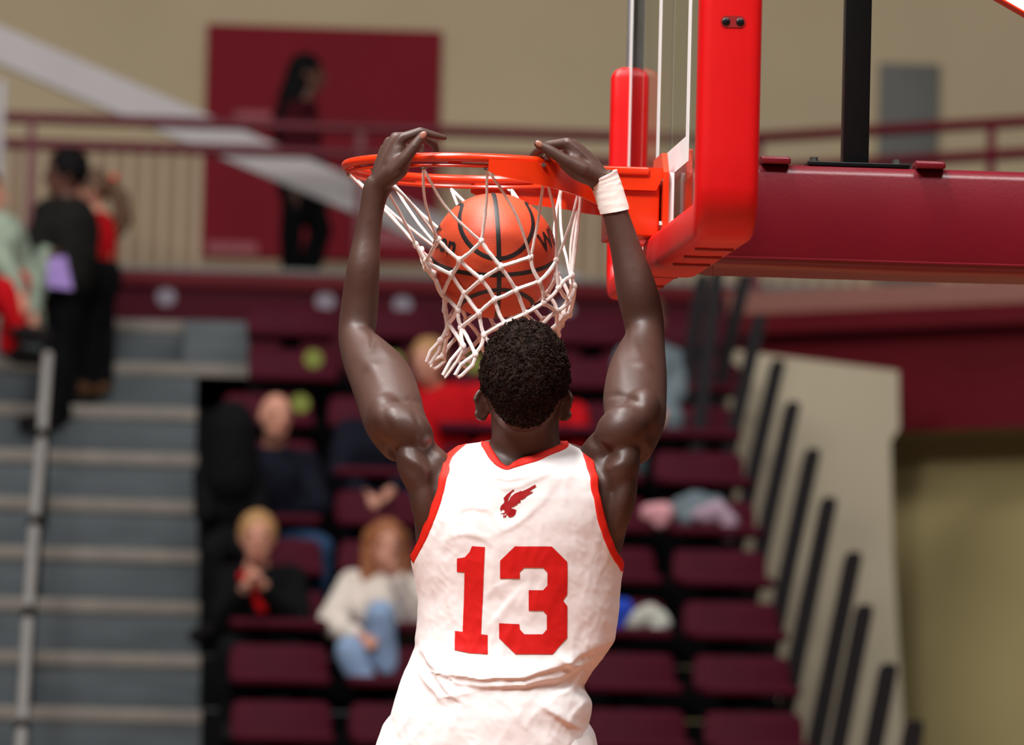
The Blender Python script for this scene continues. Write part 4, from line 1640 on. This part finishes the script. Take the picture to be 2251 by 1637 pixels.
# --- wrist tape, shorts, shoes
tp = spline([(1298, 398, 1352, 374, 10.744, .80), (1308, 425, 1363, 402, 10.747, .82), (1322, 470, 1381, 459, 10.751, .88)], 10)
rings, ctr = [], [P((q[0] + q[2]) / 2, (q[1] + q[3]) / 2, q[4]) for q in tp]
for i, q in enumerate(tp):
    hw = (P(q[2], q[3], q[4]) - P(q[0], q[1], q[4])) / 2
    t = (ctr[min(i + 1, len(tp) - 1)] - ctr[max(i - 1, 0)]).normalized()
    b = t.cross(hw).normalized() * hw.length * q[5]
    g = 1.10 + (0.018 if i % 4 == 1 else 0) + max(0, .06 - .02 * i)
    rings.append([ctr[i] + (hw * math.cos(2 * math.pi * k / 36) + b * math.sin(2 * math.pi * k / 36)) * (g + 0.02 * nz((k * .3, i * .8, 2)) + .012 * math.sin(i * 2.1 + k * .5)) for k in range(36)])
S().rings(rings).build('wrist_tape', M_TAPE, player, sharp=70)
sh = S()
for h, k, a in legs:
    sh.chain([(h + Vector((0, 0, .05)), .125), (h.lerp(k, .45), .128), (h.lerp(k, .8), .13)])
sh.capsule(legs[0][0] + Vector((0, 0, .03)), .12, legs[1][0] + Vector((0, 0, .03)), .12)
sh.build('shorts', M_JERSEY, player, voxel=0.008, iters=4)
for h, k, a in legs:
    s_ = S()
    t0 = a - Vector((0, 0, .02))
    s_.chain([(t0, .045), (t0 + FH_DIR * .05 - Vector((0, 0, .07)), .048), (t0 + FH_DIR * .20 - Vector((0, 0, .16)), .042)])
    s_.build('shoe', M_JERSEY, player, voxel=0.007, iters=4)
# ================================================================== spectators
M_FACE = mat('fair_skin', (206, 146, 122), 0.55, 0.4, var=0.06, scale=12)
M_FACE2 = mat('brown_skin', (96, 62, 50), 0.55, 0.4, var=0.06, scale=12)
M_EYE = mat('dark_eye', (30, 22, 20), 0.3)
M_LIP = mat('lip', (170, 88, 84), 0.5)


def cloth(name, col):
    return mat(name, col, 0.85, 0.15, var=0.14, scale=14, bump=0.2, bscale=60)


def hand(s, w_, d, r=.009):
    """palm and five bent fingers from the wrist w_ in direction d"""
    d = Vector(d).normalized()
    a = d.orthogonal().normalized()
    n_ = d.cross(a)
    s.capsule(w_, .026, w_ + d * .05, .03)
    for k in range(4):
        b = w_ + d * .075 + a * (.024 - .016 * k)
        L = (.03, .034, .031, .024)[k]
        s.capsule(b, r, b + d * L, r)
        s.capsule(b + d * L, r, b + d * L * 1.5 + n_ * .02, r * .85)
    s.capsule(w_ + d * .02 + a * .028, r * 1.15, w_ + d * .06 + a * .05 + n_ * .012, r)


def spectator(label, Y0, J, top, pants, hair=None, hairm=None, skin=None, shoes=None, face=(0, -1, 0), scale=1.0, group=None, sleeves=.9, hs=1.0, bulk=1.0):
    """J: joints as (photo x, y, metres nearer(-)/farther(+) than the plane Y0)"""
    skin = skin or M_FACE
    shoes = shoes or cloth('dark_shoe', (26, 22, 22))
    if J['pelvis'][2] == .05 and J['anL'][1] - J['pelvis'][1] > 100:      # seated: shins stay behind the row in front
        J = {k_: (v if k_[:2] not in ('kn', 'an') else (v[0], v[1], max(v[2], -.24 if k_[:2] == 'kn' else -.20))) for k_, v in J.items()}
    j = {k_: W(v[0], v[1], Y0 + v[2]) for k_, v in J.items()}
    f = Vector(face).normalized()
    right = f.cross(Vector((0, 0, 1))).normalized()
    up = Vector((0, 0, 1))
    h = j['head']
    B = S()
    B.ell(h, (right * .074 * hs, f * .092 * hs, up * .10 * hs))
    B.ell(h + f * .03 * hs - up * .065 * hs, (right * .052 * hs, f * .055 * hs, up * .055 * hs))
    B.capsule(h + f * .088 * hs - up * .01, .009, h + f * .104 * hs - up * .04 * hs, .013)
    for s_ in (-1, 1):
        B.ell(h + right * (s_ * .075 * hs) - up * .01, (right * .010, f * .018, up * .03))
    B.capsule(h - up * .07, .05, j['neck'], .055)
    B.chain([(j['neck'], .06), (j['chest'], .10), (j['pelvis'], .10)])
    for a in 'LR':
        sh, el, ha = j['sh' + a], j['el' + a], j['ha' + a]
        B.chain([(j['chest'], .08), (sh, .05), (el, .040), (ha, .027)])
        hand(B, ha, (ha - el))
        B.chain([(j['pelvis'], .09), (j['kn' + a], .05), (j['an' + a], .04)])
    o = B.build('person', skin, voxel=.009, iters=3)
    tag(o, label, 'person', group)
    T = S()
    T.chain([(j['pelvis'] + up * .02, .145 * bulk), (j['chest'], .15 * bulk), (j['neck'] - up * .05, .085)])
    for a in 'LR':
        sh, el, ha = j['sh' + a], j['el' + a], j['ha' + a]
        T.chain([(j['chest'] + up * .03, .11 * bulk), (sh, .076 * bulk)])
        e2 = el.lerp(ha, sleeves)
        T.chain([(sh, .076 * bulk), (sh.lerp(el, .5), .066 * bulk), (el, .060 * bulk), (e2, .046)])
    T.build('top', top, o, voxel=.012, iters=3, disp=lambda c: .010 * nz(c, 9) + .006 * nz(c, 21))
    L_ = S()
    L_.capsule(j['pelvis'], .14, j['pelvis'] - up * .03, .14)
    for a in 'LR':
        L_.chain([(j['pelvis'], .11), (j['pelvis'].lerp(j['kn' + a], .5), .088), (j['kn' + a], .070), (j['kn' + a].lerp(j['an' + a], .4), .066), (j['an' + a], .056)])
    L_.build('trousers', pants, o, voxel=.012, iters=3, disp=lambda c: .008 * nz(c, 10))
    for a in 'LR':
        S().chain([(j['an' + a] - up * .02, .05), (j['an' + a] - up * .05 + f * .05, .048), (j['an' + a] - up * .06 + f * .15, .04)]).build('shoe', shoes, o, voxel=.012, iters=2)
    if hair:
        H = S()
        H.ell(h - f * .014 + up * .022, (right * .088 * hs, f * .096 * hs, up * .098 * hs))
        if hair == 'long':
            for s_ in (-1, 1):
                H.chain([(h + right * (s_ * .06) - f * .03 + up * .03, .05), (h + right * (s_ * .078) - f * .02 - up * .10, .04), (h + right * (s_ * .085) - f * .01 - up * .22, .035)])
            H.chain([(h - f * .06, .07), (h - f * .09 - up * .22, .07)])
        if hair == 'hood':
            H.ell(h - f * .0 + up * .0, (right * .12, f * .11, up * .15))
            H.chain([(h, .12), (h - up * .22, .14)])
        if hair == 'pony':
            H.chain([(h - f * .09 + up * .03, .04), (h - f * .15 - up * .03, .05), (h - f * .17 - up * .15, .045), (h - f * .15 - up * .22, .025)])
        if hair == 'mane':
            H.chain([(h - f * .03 + up * .03, .085), (h - f * .08 - up * .14, .085), (h - f * .13 - up * .34, .075)])
        H.build('hair', hairm, o, voxel=.010, iters=2, disp=lambda c: .007 * nz(c, 40))
    if hair != 'hood':
        for s_ in (-1, 1):
            S().ell(h + f * .080 * hs + right * (s_ * .031) + up * .008, (right * .013, f * .012, up * .007)).build('eye', M_EYE, o)
        S().ell(h + f * .086 * hs - up * .062 * hs, (right * .022, f * .008, up * .007)).build('mouth', M_LIP, o)
    return o, j


C_BLACK = cloth('black_cloth', (9, 9, 12))
C_NAVY = cloth('navy_cloth', (18, 19, 32))
C_JEANS = cloth('blue_denim', (44, 68, 98))
C_LJEANS = cloth('light_blue_denim', (142, 166, 198))
C_WHITE = cloth('cream_knit', (226, 214, 202))
C_RED = cloth('red_cloth', (184, 12, 22))
C_GREEN = cloth('pale_green_cloth', (150, 164, 146))
C_GREY = cloth('grey_cloth', (110, 122, 128))
C_CHAR = cloth('charcoal_cloth', (26, 25, 22))
H_BLOND = mat('blond_hair', (176, 132, 84), 0.55, 0.4, var=0.25, scale=60)
H_GINGER = mat('strawberry_blond_hair', (150, 92, 56), 0.55, 0.4, var=0.25, scale=60)
H_BLACK = mat('black_hair', (10, 8, 9), 0.75, 0.15, var=0.25, scale=60)
H_BROWN = mat('brown_hair', (92, 66, 46), 0.55, 0.4, var=0.25, scale=60)

# bald man, turned a little to the right
spectator('bald man in a dark navy jacket and blue jeans sitting beside the grey steps', rowY(1) + .25, dict(
    head=(606, 912, -.12), neck=(604, 985, -.02), chest=(600, 1050, -.02), pelvis=(590, 1165, .05), shL=(535, 1015, 0), shR=(668, 1020, 0), elL=(505, 1105, -.1), elR=(700, 1110, -.1),
    haL=(560, 1140, 0), haR=(630, 1140, 0), knL=(488, 1190, -.38), knR=(702, 1205, -.38), anL=(500, 1360, -.42), anR=(690, 1370, -.42)), C_NAVY, C_JEANS, face=(.35, -1, 0), bulk=1.05)
spectator('person in a black hooded coat sitting left of the bald man', rowY(1) - .06, dict(
    head=(510, 950, -.05), neck=(508, 1025, 0), chest=(502, 1075, 0), pelvis=(510, 1180, .05), shL=(458, 1050, 0), shR=(550, 1060, 0), elL=(452, 1130, -.1), elR=(570, 1140, -.1),
    haL=(490, 1150, .02), haR=(535, 1150, .02), knL=(470, 1215, -.33), knR=(560, 1225, -.33), anL=(468, 1370, -.36), anR=(550, 1380, -.36)), C_BLACK, C_BLACK, 'hood', C_BLACK, face=(-.6, -1, 0))
# woman with her hand at her mouth
o, j = spectator('blond woman in a black coat and red scarf holding a hand to her mouth', rowY(-1) + .25, dict(
    head=(566, 1178, -.06), neck=(566, 1250, 0), chest=(570, 1310, 0), pelvis=(572, 1420, .05), shL=(508, 1272, 0), shR=(640, 1275, 0), elL=(492, 1365, -.12), elR=(655, 1370, -.12),
    haL=(540, 1290, -.30), haR=(572, 1280, -.24), knL=(505, 1430, -.38), knR=(650, 1440, -.38), anL=(508, 1590, -.42), anR=(640, 1600, -.42)), C_BLACK, C_BLACK, 'short', H_BLOND, hs=1.02, sleeves=.8)
S().chain([(j['neck'] - Vector((.06, .09, .04)), .035), (j['neck'] - Vector((0, .15, .10)), .04), (j['neck'] - Vector((-.02, .17, .18)), .03)]).build('scarf', C_RED, o, voxel=.01, iters=2)
S().tube([j['haL'] + Vector((.02 * math.cos(a), -.03, .02 * math.sin(a))) for a in np.linspace(0, 6.28, 17)[:-1]], .003, 6, close=True).build('bracelet', M_STEEL, o)
# woman in the white sweater
spectator('woman with reddish blond hair in a cream sweater and light blue jeans', rowY(-1) + .25, dict(
    head=(850, 1196, -.06), neck=(846, 1262, 0), chest=(838, 1330, 0), pelvis=(832, 1430, .05), shL=(776, 1290, 0), shR=(900, 1292, 0), elL=(728, 1370, -.12), elR=(925, 1378, -.1),
    haL=(790, 1400, -.34), haR=(868, 1262, -.26), knL=(770, 1432, -.40), knR=(836, 1352, -.38), anL=(800, 1500, -.42), anR=(850, 1480, -.34)), C_WHITE, C_LJEANS, 'long', H_GINGER, face=(.1, -1, 0), bulk=1.08)
# man behind the player's left arm
spectator('person in dark navy sitting behind the left upper arm of the player', rowY(2) + .25, dict(
    head=(842, 862, -.05), neck=(836, 930, 0), chest=(826, 985, 0), pelvis=(815, 1090, .05), shL=(765, 955, 0), shR=(885, 960, 0), elL=(745, 1040, -.1), elR=(905, 1045, -.1),
    haL=(800, 1085, -.3), haR=(862, 1078, -.32), knL=(790, 1110, -.38), knR=(898, 1108, -.38), anL=(790, 1250, -.42), anR=(890, 1250, -.42)), C_NAVY, C_JEANS, 'short', H_BROWN)
# people in red behind the net and the head
spectator('person in a red sweater sitting behind the bottom of the net', rowY(3) + .25, dict(
    head=(940, 792, -.05), neck=(955, 858, 0), chest=(985, 915, 0), pelvis=(1010, 1020, .05), shL=(930, 885, 0), shR=(1060, 880, 0), elL=(925, 965, -.1), elR=(1085, 965, -.1),
    haL=(960, 1010, -.28), haR=(1040, 1010, -.28), knL=(960, 1030, -.36), knR=(1060, 1035, -.36), anL=(960, 1160, -.4), anR=(1060, 1165, -.4)), C_RED, C_JEANS, 'short', H_BLOND, face=(-.4, -1, 0), bulk=1.15)
spectator('person in a red top mostly hidden behind the head of the player', rowY(3) + .25, dict(
    head=(1186, 812, -.05), neck=(1190, 880, 0), chest=(1200, 935, 0), pelvis=(1205, 1030, .05), shL=(1140, 905, 0), shR=(1262, 915, 0), elL=(1120, 985, -.1), elR=(1285, 985, -.1),
    haL=(1160, 1015, -.28), haR=(1240, 1015, -.28), knL=(1150, 1035, -.36), knR=(1250, 1040, -.36), anL=(1150, 1165, -.4), anR=(1250, 1165, -.4)), C_RED, C_JEANS, 'short', H_BLACK)
spectator('person in grey partly hidden behind the right upper arm of the player', rowY(4) + .1, dict(
    head=(1425, 700, -.05), neck=(1430, 768, 0), chest=(1436, 815, 0), pelvis=(1440, 905, .05), shL=(1380, 790, 0), shR=(1474, 792, 0), elL=(1370, 860, -.1), elR=(1486, 860, -.1),
    haL=(1400, 900, -.26), haR=(1460, 905, -.26), knL=(1400, 915, -.34), knR=(1475, 920, -.34), anL=(1400, 1040, -.4), anR=(1470, 1040, -.4)), C_GREY, C_GREY, 'short', H_BROWN)

# standing group on the aisle steps
spectator('standing person in a black jacket holding a purple paper on the grey steps', rowY(5) - .02, dict(
    head=(146, 378, 0), neck=(146, 440, 0), chest=(148, 500, 0), pelvis=(140, 610, 0), shL=(110, 470, -.08), shR=(170, 475, .08), elL=(72, 560, -.12), elR=(178, 565, .05),
    haL=(18, 568, -.2), haR=(128, 560, -.12), knL=(132, 765, -.05), knR=(150, 770, .08), anL=(120, 905, -.08), anR=(145, 905, .05)), C_CHAR, C_BLACK, 'short', H_BLACK, skin=M_FACE2, face=(-1, -.1, 0), hs=1.1, bulk=1.12)
c = W(128, 598, rowY(5) - .35)
pp = S().prism([c + Vector((-.055, 0, -.075)), c + Vector((.075, 0, -.085)), c + Vector((.035, .03, .085)), c + Vector((-.05, .03, .07))], (0, .012, 0)).build('purple_folder', mat('lilac_paper', (150, 120, 190), .6), smooth=False)
tag(pp, 'lilac purple folder held by the standing person in black', 'folder')
spectator('girl in a red top with a ponytail and orange bow standing on the steps', rowY(6) - .12, dict(
    head=(200, 418, 0), neck=(206, 470, 0), chest=(212, 520, 0), pelvis=(208, 610, 0), shL=(190, 492, -.08), shR=(232, 492, .08), elL=(182, 560, -.1), elR=(228, 570, .06),
    haL=(170, 610, -.14), haR=(212, 628, .02), knL=(196, 720, -.04), knR=(226, 722, .05), anL=(192, 835, -.05), anR=(226, 835, .04)), C_RED, C_BLACK, 'pony', H_BROWN, face=(-1, -.15, 0), hs=.95, bulk=.72, shoes=cloth('tan_boot', (104, 72, 50)))
c = W(240, 396, rowY(6) - .12)
bow = S()
for s_ in (-1, 1):
    bow.ell(c + Vector((.018 * s_, 0, .01 * s_)), ((.028, 0, .012), (0, .014, 0), (0, 0, .022)))
bw = bow.build('hair_bow', cloth('orange_ribbon', (206, 70, 52)), voxel=.006, iters=2)
tag(bw, 'orange red bow on the ponytail of the girl in red', 'hair bow')
spectator('person in pale green with red trousers at the left edge behind the handrail', rowY(5) - .5, dict(
    head=(-30, 420, 0), neck=(-24, 480, 0), chest=(-10, 530, 0), pelvis=(-6, 620, .05), shL=(-40, 510, -.1), shR=(18, 505, .1), elL=(6, 570, -.15), elR=(62, 600, .05),
    haL=(40, 640, -.2), haR=(72, 690, -.05), knL=(10, 640, -.2), knR=(40, 620, -.05), anL=(38, 712, -.2), anR=(22, 760, 0)), C_GREEN, C_RED, 'short', H_BROWN, face=(1, -.3, 0))
g = S().chain([(W(100, 560, rowY(5) - .2), .05), (W(80, 620, rowY(5) - .2), .06), (W(62, 690, rowY(5) - .2), .065), (W(80, 700, rowY(5) - .2), .05)])
gg = g.build('draped_jacket', C_GREEN, voxel=.012, iters=3, disp=lambda c: .012 * nz(c, 12))
tag(gg, 'pale green jacket hanging from the arm of the person in black', 'jacket')
# walker on the concourse
spectator('long-haired person in black walking along the concourse before the dark red panel', YC + 1.6, dict(
    head=(676, 160, 0), neck=(668, 222, 0), chest=(660, 285, 0), pelvis=(662, 400, 0), shL=(648, 245, -.1), shR=(672, 248, .1), elL=(636, 330, -.1), elR=(690, 335, .1),
    haL=(650, 410, -.1), haR=(712, 405, .1), knL=(640, 510, -.05), knR=(704, 505, .05), anL=(640, 622, -.05), anR=(672, 622, .05)), cloth('dark_maroon_cloth', (60, 8, 18)), C_BLACK, 'mane', H_BLACK, skin=M_FACE2, face=(1, -.1, 0), bulk=.85)

# ------------------------------------------------------------------ clothes left on the seats


def heap(name, label, cat, m_, pts, Y0, vx=.01, amp=.014):
    s = S()
    s.chain([(W(a, b, Y0 + d_), r) for a, b, d_, r in pts])
    o = s.build(name, m_, voxel=vx, iters=3, disp=lambda c: amp * nz(c, 14) + amp * .5 * nz(c, 30))
    tag(o, label, cat)
    return o


heap('pink_bag', 'small pale pink bag on a seat right of the player', 'bag', cloth('pale_pink', (222, 160, 166)), [(1428, 1128, 0, .045), (1462, 1126, 0, .05), (1450, 1146, 0, .04)], rowY(1) + .15, amp=.006)
heap('grey_jacket', 'grey jacket thrown over a seat beside the pink bag', 'jacket', C_GREY, [(1490, 1120, 0.05, .05), (1530, 1108, 0.08, .06), (1570, 1112, .08, .055), (1510, 1140, 0, .045)], rowY(1) + .15)
heap('mauve_jacket', 'pale mauve jacket slipping off the seat end near the black rails', 'jacket', cloth('mauve_cloth', (178, 152, 168)), [(1540, 1132, -.05, .04), (1580, 1122, -.05, .05), (1606, 1150, -.06, .05), (1600, 1178, -.08, .035)], rowY(1) + .15)
heap('blue_bag', 'bright blue bag on a seat just right of the jersey', 'bag', cloth('bright_blue', (44, 76, 190)), [(1345, 1345, 0, .06), (1368, 1340, 0, .055), (1352, 1375, 0, .05)], rowY(-1) + .15, amp=.006)
heap('white_jacket', 'off-white jacket lying beside the bright blue bag', 'jacket', cloth('off_white_cloth', (190, 190, 178)), [(1388, 1368, 0, .045), (1420, 1352, 0, .05), (1452, 1366, 0, .05), (1444, 1385, -.03, .035)], rowY(-1) + .15)
